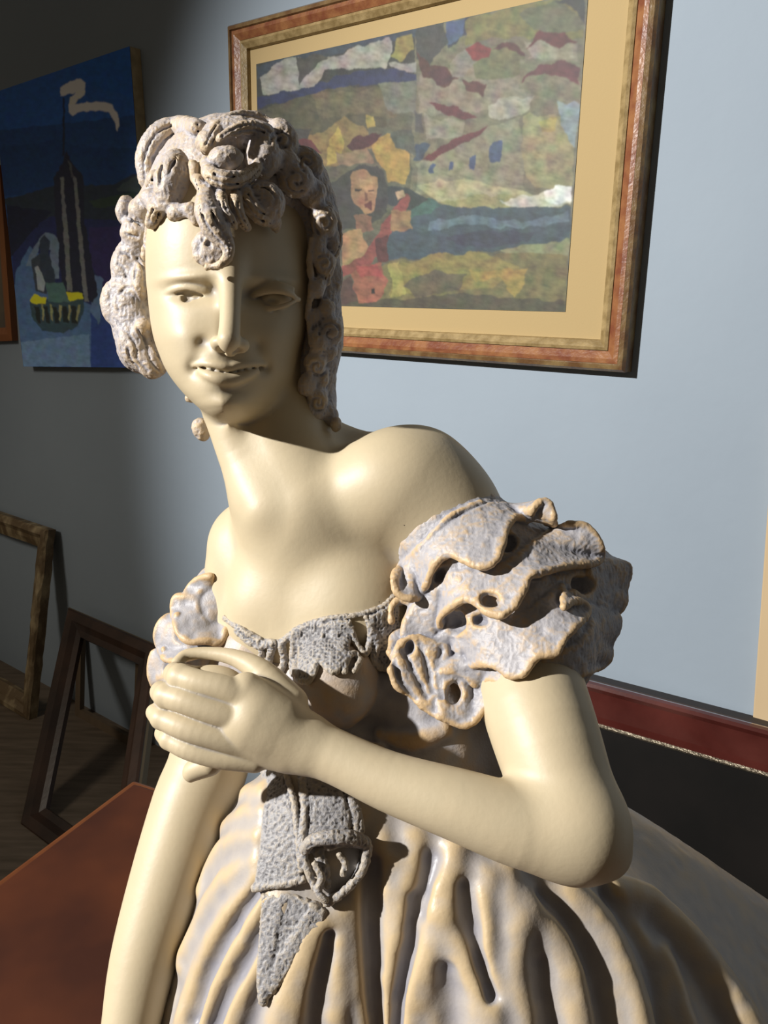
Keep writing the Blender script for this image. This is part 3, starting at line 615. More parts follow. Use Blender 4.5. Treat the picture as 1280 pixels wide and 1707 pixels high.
# ---------------------------------------------------------------- the figure
def on(fld, pts, lift=0.0):              # pts (px,py,r) or (px,py,r,extra) -> points lying on the form
    T, hit = trace_many(fld, [(p[0], p[1]) for p in pts]); out, R = [], []
    for p, q, h in zip(pts, T, hit):
        if h: out.append(q - q / np.linalg.norm(q) * (lift + (p[3] if len(p) > 3 else 0))); R.append(p[2])
    return out, R
def build_body_field():
    f = Field()
    # skull and face
    rows = [(292, 330, 440, 556, 640, 585), (312, 284, 488, 538, 650, 585), (345, 262, 504, 527, 655, 583), (385, 254, 512, 521, 655, 580), (430, 250, 516, 518.5, 655, 578), (470, 250, 515, 520, 650, 577),
            (510, 253, 513, 523, 645, 577), (550, 259, 508, 525.5, 635, 576), (590, 270, 496, 525.5, 620, 574), (625, 284, 482, 525, 610, 571), (650, 302, 464, 527, 600, 567), (672, 323, 446, 528, 595, 563), (688, 343, 427, 532, 590, 560), (699, 362, 407, 541, 580, 558), (705, 378, 392, 553, 565, 558)]
    G = [(322, 489, 26, 11, 4, -6.5), (358, 484, 10, 10, 0, -4.8), (446, 493, 26, 11, -2, -6.2), (414, 489, 11, 10, 0, -4.8), (316, 461, 30, 6, -6, 2.0), (450, 464, 30, 6, 6, 2.0), (322, 478, 24, 5, -3, -1.2),
         (300, 556, 27, 25, 0, 3.8), (464, 556, 26, 24, 0, 2.6), (382, 618, 34, 26, 0, 0.2), (385, 676, 22, 13, 0, 3.0), (382, 654, 20, 5.5, 0, -1.3),
         (325, 616, 9, 10, 0, -3.4), (439, 614, 8, 8, 0, -2.8), (338, 571, 9, 8, 0, -2.4), (429, 575, 9, 9, 0, -1.6), (330, 592, 9, 20, 32, -1.1), (436, 596, 9, 20, -32, -1.3), (352, 632, 12, 12, 0, 1.2), (383, 500, 26, 55, 0, 2.2)]
    f.loft(rows, k=2, p=(2.15, 1.48), disp=G)
    f.ell((396, 420, 606), (60, 60, 62), k=10)
    f.chain([(440, 600, 596, 22), (400, 660, 590, 16)], k=10)
    # eyeballs and lids
    for ex, ey, ez in ((318, 496, 544.4), (452, 499, 556)):
        f.ell((ex, ey, ez), (13.5, 13.5, 13.5), k=1.0)
    Lu = [(270, 495, 546, 1.5), (283, 486, 538.2, 2.2), (300, 480, 533.6, 2.6), (320, 479.5, 531.8, 2.7), (338, 484.5, 532.2, 2.4), (351, 491, 534.4, 1.8), (361, 499, 537.5, 1.2)]
    Ll = [(270, 497, 546, 1.3), (285, 505, 538.8, 1.7), (303, 511, 535.4, 2.0), (322, 513, 534.8, 2.0), (340, 509.5, 535.4, 1.7), (361, 500, 537.5, 1.1)]
    Lf = [(282, 477, 540, 2.4), (301, 471, 535.5, 3.0), (322, 471, 534, 3.0), (343, 478, 534.4, 2.4)]
    mir = lambda L: [(768 - x, y + 3 + (2 if y < 496 else -2), z + 7, r * .9) for x, y, z, r in L]
    for L in (Lu, Ll, Lf):
        f.chain([(x, y, z - 3, r) for x, y, z, r in L], k=1.6 if L is not Lf else 3); f.chain(mir(L), k=1.6 if L is not Lf else 3)
    f.ell((311, 494.5, 530), (4.6, 3.9, 4.4), k=0.6, sub=True)
    f.chain([(296, 490, 533, 1.1), (312, 488.5, 530.2, 1.8), (330, 491, 530.2, 1.8), (350, 496.5, 533, 1.2)], k=0.8, sub=True)
    f.ell((322, 496, 531), (4.6, 1.6, 2.4), k=0.8, sub=True)
    f.ell((458, 500, 541.5), (6.5, 3.0, 4.0), k=1, sub=True)
    # nose
    f.chain([(384, 415, 534, 8), (384, 448, 527.5, 8), (384, 480, 523, 7.4), (384, 510, 517, 6.6), (383, 542, 510.5, 6.6), (381, 566, 506.5, 7.0)], k=8)
    f.ell((367, 573, 519), (6.4, 5.2, 8.5), k=4); f.ell((399, 575, 519), (6.4, 5.2, 8.5), k=4)
    f.chain([(381, 576, 508.5, 3.8), (383, 590, 520, 3.0)], k=4)
    f.ell((370, 584, 514), (3.4, 2.0, 4.5), k=1.2, sub=True); f.ell((396, 586, 514), (3.6, 2.4, 4.5), k=1.2, sub=True)
    # mouth
    def lay(pts, k, sub=False, g=f):
        V, R = on(f, pts); return V, R
    V, R = on(f, [(327, 612, 2.2), (337, 612, 3.2, -1), (348, 614, 3.6, -2), (364, 618, 3.8, -2), (382, 620.5, 4.2, -2), (404, 619, 4.0, -2), (422, 614.5, 3.6, -2), (430, 612, 3.0, -1), (437, 611, 2.0)])
    VT, _ = on(f, [(352 + 11.6 * i, 619 - 2.0 * ((i - 2.5) / 2.5) ** 2, 1) for i in range(6)])
    VU, RU = on(f, [(324, 609, 1.2), (334, 607, 1.6, -0.8), (352, 607, 2.0, -0.8), (370, 610, 2.5, -.3), (382, 612.5, 2.4, 0), (392, 610.5, 2.5, -.3), (408, 608, 2.1, -0.8), (426, 607, 1.6, -0.8), (440, 608, 1.2)])
    VL, RL = on(f, [(333, 619, 1.6, -1), (347, 626, 2.8, .2), (364, 631.5, 3.8, .6), (382, 634.5, 4.1, 0.8), (398, 631.5, 3.7, .3), (414, 625.5, 2.7, -0.4), (428, 618, 1.5, -1)])
    f.path(V, R, 2.0, True)
    for q in VT:
        q = q * (1 + 3.6 / q[2]); f.items.append(('e', False, 0.9, q, 3.2, (q, np.array([2.35, 3.2, 2.0]), np.eye(3))))
    f.path(VU, RU, 2.5); f.path(VL, RL, 3)
    f.chain([(382, 594, 520.2, 1.6), (382, 606, 520.6, 1.6)], 2.5, True)
    # neck
    f.chain([(425, 600, 606, 36), (452, 690, 606, 37), (478, 770, 600, 40), (520, 850, 592, 46)], k=12)
    f.chain([(372, 690, 585, 14), (405, 780, 580, 14), (440, 850, 565, 13)], k=14)
    f.chain([(520, 740, 625, 24), (600, 775, 618, 26), (690, 800, 590, 34)], k=16)
    # chest
    f.chain([(470, 850, 600, 34), (500, 940, 602, 42), (520, 1040, 600, 44)], k=24)
    f.chain([(590, 860, 604, 40), (600, 950, 602, 46), (610, 1060, 598, 46)], k=24)
    f.chain([(430, 960, 612, 26), (440, 1060, 612, 30)], k=20)
    f.ell((590, 1010, 572), (30, 30, 24), k=22)
    f.ell((440, 1010, 588), (24, 28, 20), k=20)
    f.ell((462, 835, 586), (15, 18, 14), k=26)
    # shoulders
    f.ell((688, 812, 582), (45, 40, 44), k=22)
    f.ell((640, 806, 566), (28, 28, 24), k=26)
    f.ell((402, 930, 620), (25.5, 42, 30), (0, 0, 4), k=8)
    f.chain([(400, 900, 622, 18), (470, 860, 605, 20)], k=14)
    f.n_torso = len(f.items)
    # upper arm, elbow, forearm
    f.chain([(740, 860, 582, 42), (815, 990, 572, 37), (868, 1105, 548, 36), (905, 1215, 513, 34), (955, 1372, 482, 29.6)], k=14)
    f.chain([(955, 1372, 482, 29.6), (1005, 1418, 485, 16.8)], k=12)
    f.chain([(960, 1385, 480, 28.2), (870, 1376, 476, 23.9), (760, 1340, 479, 20.5), (650, 1303, 486, 17.5), (565, 1264, 493, 16.1), (500, 1236, 499, 17.5)], k=10)
    # hand
    _c, _e = f.chain, f.ell
    f.chain = lambda pts, k=3, **kw: _c([(x, y, z + 37, r * 1.08) for x, y, z, r in pts], k, **kw)
    f.ell = lambda c, r, *a, **kw: _e((c[0], c[1], c[2] + 37), tuple(q * 1.08 for q in r), *a, **kw)
    f.chain([(500, 1236, 462, 16.2), (455, 1215, 461, 19), (425, 1200, 461, 20)], k=8)
    f.chain([(470, 1190, 459, 11), (410, 1150, 457, 10)], k=8)
    f.chain([(470, 1250, 462, 10.5), (400, 1250, 462, 9)], k=8)
    f.chain([(470, 1225, 459, 11), (395, 1205, 456, 9)], k=8)
    f.ell((352, 1150, 486), (22, 15, 9), k=5)
    # thumb wrapped round the top
    f.chain([(485, 1172, 468, 10), (440, 1124, 474, 7.8), (396, 1098, 480, 5.2), (350, 1089, 484, 3.8), (312, 1091, 484, 3.4), (296, 1104, 480, 3.6)], k=3)
    # fingers: knuckle, first joint, curl away from us
    f.chain([(425, 1170, 456, 8.5), (378, 1149, 452, 7.4), (330, 1137, 453, 7.0), (300, 1128, 458, 7.2)], k=1.6)
    f.chain([(300, 1128, 458, 7.2), (292, 1122, 474, 6.4), (325, 1126, 486, 5.6)], k=1.6)
    f.chain([(420, 1202, 454, 8.5), (365, 1187, 450, 7.6), (310, 1169, 451, 7.2), (277, 1159, 457, 7.0)], k=1.2)
    f.chain([(277, 1159, 457, 7.0), (270, 1153, 474, 6.2), (310, 1165, 486, 5.6)], k=1.6)
    f.chain([(420, 1242, 456, 8.5), (365, 1228, 452, 7.6), (310, 1213, 452, 7.2), (270, 1197, 458, 6.4)], k=1.2)
    f.chain([(270, 1197, 458, 6.4), (258, 1187, 466, 4.8), (290, 1205, 484, 5.6)], k=1.6)
    f.chain([(425, 1266, 459, 7.5), (365, 1261, 456, 6.8), (315, 1248, 456, 6.4), (283, 1232, 461, 6.0)], k=1.2)
    f.chain([(283, 1232, 461, 6.0), (274, 1222, 474, 5.2), (310, 1240, 485, 5.2)], k=1.6)
    f.ell((338, 1110, 470), (14.0, 4.2, 11), (0, 0, 8), k=1.2, sub=True)
    # lower heel of the fist
    f.chain([(350, 1272, 472, 7.5), (322, 1285, 474, 6.0), (318, 1296, 474, 3.0)], k=1)
    f.chain, f.ell = _c, _e
    # straight arm on the left
    f.chain([(400, 960, 622, 25), (385, 1080, 618, 27), (352, 1260, 608, 30), (320, 1340, 596, 29), (278, 1470, 578, 26.5), (240, 1600, 560, 23), (216, 1720, 545, 19), (195, 1830, 536, 16)], k=8)
    f.chain([(195, 1830, 536, 15), (170, 1915, 545, 14)], k=8)
    for q in range(4):
        f.chain([(165 + q * 12, 1915, 545 - q * 6, 8), (112 + q * 14, 1960, 556 - q * 10, 6.5), (80 + q * 16, 1985, 562 - q * 12, 5)], k=3)
    f.chain([(190, 1900, 538, 8), (220, 1965, 525, 6)], k=4)
    f.clip(down, 619.5)
    return f
def skirt_base():
    f = Field()
    f.chain([(585, 1300, 570, 38), (540, 1400, 572, 64), (500, 1720, 606, 112)], k=10)
    f.chain([(700, 1370, 572, 50), (780, 1520, 592, 98), (930, 1820, 650, 180)], k=24)
    f.chain([(930, 1385, 690, 46), (1030, 1520, 695, 80), (1215, 1790, 740, 150)], k=26)
    return f
def sheet(f, rim, root, base, r0=2.1, r1=2.8, lift=7.0, zdef=540, wave=0.10, k=1.8, rr=2.1, inner=2.0, crop=None):
    """a clay frill: wavy free edge, joined to the line it is gathered on"""
    if crop: rim = [(crop[0] + x / crop[2], crop[1] + y / crop[2]) for x, y in rim]; root = [(crop[0] + x / crop[2], crop[1] + y / crop[2]) for x, y in root]
    A = catmull(rim, 6); L = np.linalg.norm(np.diff(A, axis=0), axis=1).sum(); n = max(6, int(L / 4.5))
    def res(P, n):
        s_ = np.concatenate([[0], np.cumsum(np.linalg.norm(np.diff(P, axis=0), axis=1))]); t = np.linspace(0, s_[-1], n)
        return np.stack([np.interp(t, s_, P[:, i]) for i in range(P.shape[1])], 1)
    A = res(A, n); B = res(catmull(root, 4), n)
    sm_ = A.copy()
    for _ in range(60): sm_[1:-1] = (sm_[:-2] + sm_[2:]) / 2
    dev = A[:, 1] - sm_[:, 1]
    def zs(P, l):
        q, h = trace_many(base, P); return np.where(h, np.minimum(q[:, 2], zdef + 25), zdef) - l
    za = zs(A, lift); zb = zs(B, -inner)
    for _ in range(4): za[1:-1] = (za[:-2] + za[1:-1] * 2 + za[2:]) / 4; zb[1:-1] = (zb[:-2] + zb[1:-1] * 2 + zb[2:]) / 4
    za = za - wave * 2.2 * np.clip(dev, -40, 40)
    VA = [C(A[i, 0], A[i, 1], za[i]) for i in range(n)]; VB = [C(B[i, 0], B[i, 1], zb[i]) for i in range(n)]
    f.path(VA, [rr] * n, k, n=1)
    for a, b in zip(VA, VB):
        m = (a + b) / 2; f.cap(a, b, r0, r1, k)
def build_hair(skull):
    h = Field()
    # mass following the skull
    h.ell((392, 335, 596), (62, 50, 62), k=8)
    h.ell((400, 290, 592), (50, 36, 52), k=10)
    h.chain([(238, 400, 585, 12), (228, 450, 590, 15), (222, 510, 592, 17), (240, 580, 598, 19)], k=8)
    h.chain([(505, 300, 580, 18), (528, 360, 582, 16), (536, 430, 584, 13), (535, 500, 588, 14), (538, 560, 592, 15), (525, 620, 598, 16), (524, 680, 606, 16)], k=8)
    h.chain([(480, 560, 625, 26), (505, 640, 622, 22), (530, 700, 622, 13)], k=10)
    b = Field(); b.items = list(h.items) + skull
    def lump(px, py, rx, ry, lift, rot=0, k=4.5, d=None):
        q = b.trace(px, py); z = 585 if q is None else q[2]
        z -= lift; s_ = z / F
        h.ell((px, py, z), (rx * s_, ry * s_, d if d else min(rx, ry) * s_), (0, 0, rot), k=k)
    def lock(pts, k=2.0, sub=False, lift=0):        # pts (px,py,rpx,lift)
        V, R = [], []; T, hh = trace_many(b, [(p[0], p[1]) for p in pts])
        for p, q, hit in zip(pts, T, hh):
            z = (q[2] if hit else 588) - (p[3] if len(p) > 3 else lift)
            V.append(C(p[0], p[1], z)); R.append(p[2] * z / F)
        h.path(V, R, k, sub)
        if not sub and max(R) > 3.4: pend.append((V, R))
    pend = []
    def strands():                                  # tool marks drawn along each lock
        for V, R in pend:
            P = catmull(np.concatenate([np.array(V), np.array(R)[:, None]], 1), 3); T = np.gradient(P[:, :3], axis=0); T /= np.linalg.norm(T, axis=1, keepdims=True)
            v = P[:, :3] / np.linalg.norm(P[:, :3], axis=1, keepdims=True); Lt = np.cross(T, v); Lt /= np.linalg.norm(Lt, axis=1, keepdims=True) + 1e-9
            for off in (-.42, .3):
                r = P[:, 3:4]; Qp = P[:, :3] + Lt * r * off - v * r * (math.sqrt(1 - off * off) + .02)
                h.path(list(Qp), list(P[:, 3] * .12 + .15), 0.7, True, n=1)
    def snail(px, py, R, lift, turns=1.4, r0=0.34, a0=0, k=1.0, fl=1, core=True, ball=True):
        q = b.trace(px, py); z = (588 if q is None else q[2]) - lift; s_ = z / F
        if ball: h.ell((px, py, z + R * s_ * 0.3), (R * s_, R * s_, R * s_ * 0.8), k=2)
        V, Rr = [], []
        n = 22
        for i in range(n + 1):
            t = i / n; a = a0 + fl * t * turns * 2 * math.pi; rad = R * (0.92 - 0.72 * t)
            V.append(C(px + rad * math.cos(a), py + rad * math.sin(a), z - R * s_ * (0.12 + 0.46 * t))); Rr.append(R * s_ * r0 * (1 - 0.45 * t))
        h.path(V, Rr, k, True, n=2)
    # --- top left: hooked curl with a hollow
    lock([(246, 300, 15, 6), (247, 262, 20, 8), (266, 228, 21, 8), (300, 212, 17, 8), (330, 212, 13, 6)])
    lock([(262, 300, 16, 6), (250, 325, 15, 4), (238, 350, 14, 2)])
    # --- spoon shaped curl drooping over the brow, left
    h.ell((287, 303, 526), (11.5, 21, 11), (0, 0, 10), k=2.5)
    h.ell((303, 318, 514), (6.5, 14, 9), (0, 0, 14), k=3, sub=True)
    h.chain([(296, 262, 520, 1.0), (282, 285, 514.5, 1.2), (276, 310, 513.8, 1.2), (277, 336, 517, 1.0)], k=1, sub=True)
    h.chain([(284, 262, 522, 1.0), (270, 282, 518, 1.4), (266, 305, 517, 1.2)], k=1, sub=True)
    lock([(250, 330, 16, 6), (262, 345, 14, 6), (254, 370, 12, 6)], k=4)
    # --- crown mass with rough hollows
    lump(385, 222, 48, 26, 6, -4, k=4); lump(430, 228, 32, 26, 6, 14, k=4); lump(352, 238, 26, 20, 10, 0)
    lock([(345, 245, 11, 16), (362, 215, 12, 14), (395, 196, 11, 8), (432, 198, 10, 6), (456, 212, 9, 4)], k=2)
    lock([(368, 232, 9, 22), (395, 216, 10, 22), (425, 212, 11, 20), (448, 222, 9, 18), (450, 240, 8, 16)], k=2)
    lock([(372, 240, 9, 19), (385, 232, 8, 19)], k=1.5, sub=True); lock([(392, 198, 5, 12), (412, 197, 6, 12)], k=1.5, sub=True); lock([(430, 226, 5, 23), (436, 236, 5, 22)], k=1, sub=True)
    # --- eye shaped curl
    lump(376, 264, 30, 20, 24, -6, k=1.5)
    lock([(345, 272, 11, 16), (352, 292, 14, 20), (378, 300, 15, 22), (408, 296, 13, 20), (428, 280, 9, 16)], k=1.2)
    lock([(362, 270, 4, 38), (372, 277, 4.5, 40), (396, 274, 5, 38), (410, 264, 5, 30)], k=1, sub=True)
    lump(440, 262, 30, 34, 8, 20, k=4)
    # --- locks falling from the parting onto the brow
    lock([(330, 300, 9, 12), (338, 322, 9, 14), (336, 345, 8, 10)], k=1.2); lock([(322, 275, 8, 12), (325, 300, 6, 12), (334, 316, 5, 12)], k=1.2)
    snail(441, 338, 34, 20, 1.2, 0.10, a0=2.0, fl=1)
    lock([(405, 318, 14, 12), (415, 335, 15, 16), (432, 358, 14, 16), (456, 368, 12, 12), (460, 384, 5, 6)], k=1.5)
    lock([(398, 320, 10, 12), (392, 338, 12, 16), (400, 362, 11, 16), (412, 380, 7, 10)], k=1.2)
    lock([(368, 325, 10, 14), (372, 345, 9, 18), (384, 366, 9, 18), (392, 378, 4, 14)], k=1.0)
    lock([(350, 318, 14, 10), (343, 342, 19, 14), (352, 368, 22, 16), (366, 390, 19, 15), (379, 410, 11, 17), (379, 428, 8, 17), (366, 442, 6, 15), (346, 445, 5, 12)], k=2)
    q = b.trace(352, 415)
    h.ell((352, 414, 518.5), (12.5, 12.5, 6), k=2.0)
    h.chain([(338, 396, 512.2, 2.0), (329, 408, 512.2, 2.1), (331, 423, 512.2, 2.0), (344, 431, 512, 1.8), (357, 427, 511.8, 1.6), (361, 416, 511.8, 1.5), (352, 409, 511.5, 1.5)], k=0.8, sub=True)
    h.ell((347, 404, 512), (2.4, 2.6, 3.4), k=0.8, sub=True)
    # --- small bumps along the hairline, left temple
    for px, py, rx, ry, li in ((300, 352, 16, 12, 2), (318, 350, 12, 12, 3), (326, 366, 8, 10, 1), (290, 362, 10, 8, 0), (255, 330, 20, 14, 4), (240, 345, 16, 18, 4), (262, 352, 14, 16, 5)):
        lump(px, py, rx, ry, li)
    h.chain([(268, 350, 548, 5), (256, 375, 556, 5), (250, 400, 562, 4.4), (245, 425, 566, 4)], k=5)
    h.ell((209, 350, 584), (6.2, 10.5, 8), (0, 0, 12), k=1); h.chain([(214, 368, 582, 5), (219, 386, 582, 3)], k=1)
    for px, py, rx, ry, z, ro in ((238, 352, 22, 22, 572, 0), (230, 388, 28, 26, 577, 10), (212, 440, 26, 34, 583, 8), (236, 468, 16, 30, 577, 0), (224, 574, 26, 34, 585, -12), (250, 600, 26, 32, 588, -30), (240, 548, 14, 16, 580, 0)):
        h.ell((px, py, z), (rx * .44, ry * .44, 10), (0, 0, ro), k=4)
    # big open curl by the left cheek
    h.chain([(230, 482, 580, 8.5), (200, 482, 586, 9.0), (188, 503, 588, 8.6), (194, 526, 588, 7.6), (214, 542, 586, 6.0), (228, 538, 582, 4)], k=1.5)
    h.ell((216, 503, 583), (9.5, 8, 9), (0, 0, 20), k=1); h.chain([(202, 514, 574, 2.6), (214, 524, 572, 2.8), (232, 528, 572, 2.2)], k=1, sub=True)
    for pts in ([(215, 365), (235, 375), (250, 392)], [(210, 390), (228, 396), (240, 412), (244, 430)], [(200, 420), (215, 425), (226, 445), (222, 466)], [(196, 440), (206, 446), (210, 462)], [(228, 430), (240, 450), (242, 480)], [(222, 480), (204, 484), (195, 500), (198, 518)],
                [(214, 555), (226, 575), (230, 600), (246, 618)], [(228, 548), (242, 570), (250, 600), (266, 620)], [(212, 580), (218, 600), (230, 614)], [(246, 552), (258, 580), (270, 606)], [(232, 340), (244, 352), (250, 370)]):
        V, R = on(h, [(x, y, 1.1) for x, y in pts], 0.1); f_ = len(V) > 1 and h.path(V, R, 1.2, True)
    h.ell((318, 664, 585), (4, 3.4, 4), k=1)
    h.ell((336, 716, 600), (6.5, 8.5, 8), (0, 0, -18), k=1)
    # --- right side in shade
    lump(494, 300, 30, 28, 10, 20); lump(512, 268, 30, 20, 0, 30); lump(470, 232, 26, 34, 4, -20, k=4); lump(478, 270, 18, 20, 10)
    lump(522, 322, 22, 24, 6); lump(540, 368, 22, 26, 4); lump(552, 400, 15, 26, 0); lump(530, 410, 13, 26, 6)
    lock([(545, 345, 10, 2), (560, 372, 9, 2), (562, 410, 8, 2), (548, 440, 7, 3), (545, 470, 6, 4)], k=1.2)
    lump(540, 440, 18, 20, 4); lump(560, 462, 9, 20, -4); lump(528, 480, 14, 18, 6); lump(545, 515, 14, 16, 4); lump(522, 530, 12, 16, 6)
    lump(552, 552, 20, 24, 4); lump(530, 570, 16, 22, 8); lump(548, 585, 14, 16, 4); lump(525, 605, 18, 20, 6); lump(512, 640, 16, 20, 6, 20)
    lump(535, 630, 12, 16, 2); lump(530, 665, 17, 20, 4); lump(520, 690, 20, 18, 2); lump(548, 690, 15, 22, 0, -20); lump(560, 708, 9, 12, -2)
    lock([(520, 400, 5, 10), (516, 440, 5, 10), (520, 480, 5, 10), (514, 520, 5, 10), (518, 560, 5, 10)], k=1.5)
    for cx_, cy_, R_, a0 in ((494, 300, 22, 1.0), (540, 372, 20, 2.0), (552, 555, 20, 3.0), (530, 612, 16, 0.5), (512, 270, 14, 2), (541, 440, 15, 4), (530, 672, 15, 1), (470, 236, 20, 3)):
        pts = [(cx_ + R_ * (1 - .75 * t) * math.cos(a0 + t * 7.5), cy_ + R_ * (1 - .75 * t) * math.sin(a0 + t * 7.5), 1.2) for t in np.linspace(0, 1, 12)]
        V, R = on(h, pts, 0.0)
        if len(V) > 4: h.path(V, R, 1.2, True, n=2)
    strands()
    return h
def sleeve_base():
    f = Field()
    f.chain([(745, 885, 578, 42), (830, 985, 566, 50), (885, 1075, 552, 44)], k=6)
    f.ell((880, 985, 585), (62, 50, 50), k=12)
    return f
def build_sleeve():
    b = sleeve_base(); f = Field(); f.items = list(b.items)
    K = (620, 800, 2.783)
    # gathered band at the shoulder
    V, R = on(b, [(700, 915, 2.2), (722, 890, 2.2), (755, 858, 2.2), (800, 838, 2.2)], 0.6); f.path(V, R, 2)
    sheet(f, [(100, 470), (125, 530), (205, 548), (255, 480), (300, 380), (360, 345), (430, 370), (490, 400), (560, 385), (600, 310), (625, 220), (665, 175), (725, 185), (750, 130), (800, 100), (838, 145), (842, 215)],
          [(110, 430), (160, 380), (250, 300), (330, 240), (420, 190), (500, 150), (560, 125), (640, 130), (760, 170)], b, lift=8, zdef=545, wave=0.09, crop=K)
    sheet(f, [(90, 655), (92, 590), (130, 555), (190, 590), (160, 660), (150, 720), (200, 735), (265, 765), (310, 710), (322, 640), (365, 590), (410, 560), (470, 560), (520, 600), (590, 628), (650, 590), (695, 520), (730, 450), (800, 425), (900, 400), (1035, 385), (1065, 330), (1035, 262), (985, 215), (910, 205)],
          [(120, 560), (200, 520), (280, 470), (360, 440), (450, 440), (560, 430), (650, 380), (740, 310), (850, 240)], b, lift=11, zdef=556, wave=0.09, crop=K)
    sheet(f, [(985, 250), (1060, 330), (1120, 375), (1180, 395), (1192, 440), (1170, 500), (1168, 570), (1130, 610), (1060, 580), (960, 560)],
          [(900, 260), (950, 320), (980, 380), (1000, 440), (1000, 500), (900, 540)], b, lift=-4, zdef=572, wave=0.03, crop=K)
    sheet(f, [(85, 800), (130, 860), (190, 865), (150, 790), (165, 755), (215, 830), (265, 790), (300, 770), (350, 770), (400, 790), (440, 860), (520, 850), (590, 870), (640, 905), (700, 900), (735, 850), (770, 815), (850, 800), (900, 720), (985, 640), (995, 590), (945, 560), (890, 590)],
          [(100, 720), (200, 700), (300, 690), (420, 660), (520, 660), (620, 660), (720, 630), (800, 560), (880, 500)], b, lift=12, zdef=548, wave=0.08, crop=K)
    sheet(f, [(900, 600), (1000, 600), (1090, 610), (1140, 640), (1135, 700), (1100, 760), (1095, 830), (1030, 880), (960, 900), (870, 930), (750, 965)],
          [(880, 560), (950, 580), (1000, 620), (1000, 700), (960, 760), (880, 800), (780, 850)], b, lift=-2, zdef=566, wave=0.03, crop=K)
    sheet(f, [(90, 880), (120, 960), (180, 990), (230, 1040), (300, 1085), (345, 1060), (330, 990), (290, 950), (300, 900), (350, 890), (430, 905), (490, 950), (560, 925), (630, 945), (700, 950)],
          [(130, 760), (200, 740), (280, 760), (360, 780), (450, 800), (560, 820), (680, 860)], b, lift=9, zdef=535, wave=0.08, crop=K)
    sheet(f, [(310, 1095), (370, 1120), (420, 1138), (480, 1110), (520, 1055), (570, 1015), (640, 990), (740, 968)],
          [(330, 900), (400, 890), (450, 880), (520, 890), (600, 900), (720, 920)], b, lift=8, zdef=528, wave=0.03, crop=K)
    for x, y, rx, ry, rot in ((757, 1155, 13, 19, 10), (758, 1038, 21, 19, -25), (683, 1080, 9, 12, 20), (733, 960, 9, 15, 30), (816, 1000, 15, 11, 20), (664, 1020, 8, 11, 0), (972, 975, 32, 15, -8), (850, 905, 12, 18, 30), (800, 1035, 12, 9, 10)):
        T, h_ = trace_many(f, [(x, y)]); q = T[0] if h_[0] else C(x, y, 548)
        f.ell((x, y, q[2]), (rx * .41, ry * .41, 9), (0, 0, rot), k=2.5, sub=True)
    for pts in ([(655, 1100), (668, 1135), (692, 1165)], [(672, 1085), (690, 1120), (712, 1160)], [(700, 1075), (712, 1110), (722, 1150)], [(735, 1085), (728, 1120), (735, 1160)]):
        V, R = on(f, [(x, y, 1.6) for x, y in pts], -0.4); f.path(V, R, 3, True)
    return f
def build_left_sleeve():
    f = Field()
    f.chain([(372, 990, 622, 24), (345, 1060, 620, 30), (330, 1130, 618, 28)], k=6)
    b = Field(); b.items = list(f.items)
    K = (230, 940, 2.723)
    sheet(f, [(330, 55), (270, 70), (225, 120), (215, 150), (175, 150), (160, 200), (172, 270), (195, 325), (240, 352), (310, 350), (375, 355), (400, 300)],
          [(340, 90), (310, 110), (280, 140), (270, 170), (270, 200), (280, 240), (310, 280), (350, 290), (390, 270)], b, lift=9, zdef=612, wave=0.05, crop=K)
    sheet(f, [(180, 235), (120, 245), (88, 300), (90, 360), (120, 425), (160, 440), (230, 425), (330, 400), (370, 380)],
          [(200, 260), (180, 290), (170, 320), (180, 360), (230, 380), (300, 380), (370, 360)], b, lift=8, zdef=614, wave=0.03, crop=K)
    sheet(f, [(120, 390), (75, 400), (55, 450), (58, 510), (72, 548), (110, 560), (180, 560)],
          [(150, 420), (130, 440), (120, 480), (130, 510), (180, 520)], b, lift=7, zdef=616, wave=0.03, crop=K)
    f.ell((310, 1035, 596), (7, 5, 5), k=2)
    return f
def build_bodice():
    f = Field()
    f.ell((575, 1134, 596), (64, 36, 46), (0, 0, 8), k=4)
    f.ell((560, 1140, 548), (29, 30, 24), k=8)
    f.ell((430, 1085, 600), (30, 24, 26), k=8)
    f.chain([(400, 1100, 612, 24), (500, 1180, 590, 34), (600, 1290, 575, 40)], k=10)
    f.chain([(700, 1160, 585, 42), (720, 1240, 585, 46), (690, 1330, 578, 44)], k=12)
    f.chain([(790, 1180, 590, 30), (830, 1290, 590, 34), (800, 1360, 590, 40)], k=12)
    b = Field(); b.items = list(f.items)
    V, R = on(b, [(502, 1168, 1.3), (520, 1195, 1.4), (560, 1222, 1.5), (600, 1236, 1.6), (640, 1246, 1.6)], 0.6); f.path(V, R, 1.5)
    V, R = on(b, [(640, 1225, 5), (690, 1232, 7), (740, 1215, 6)], 0); f.path(V, R, 5)
    return f
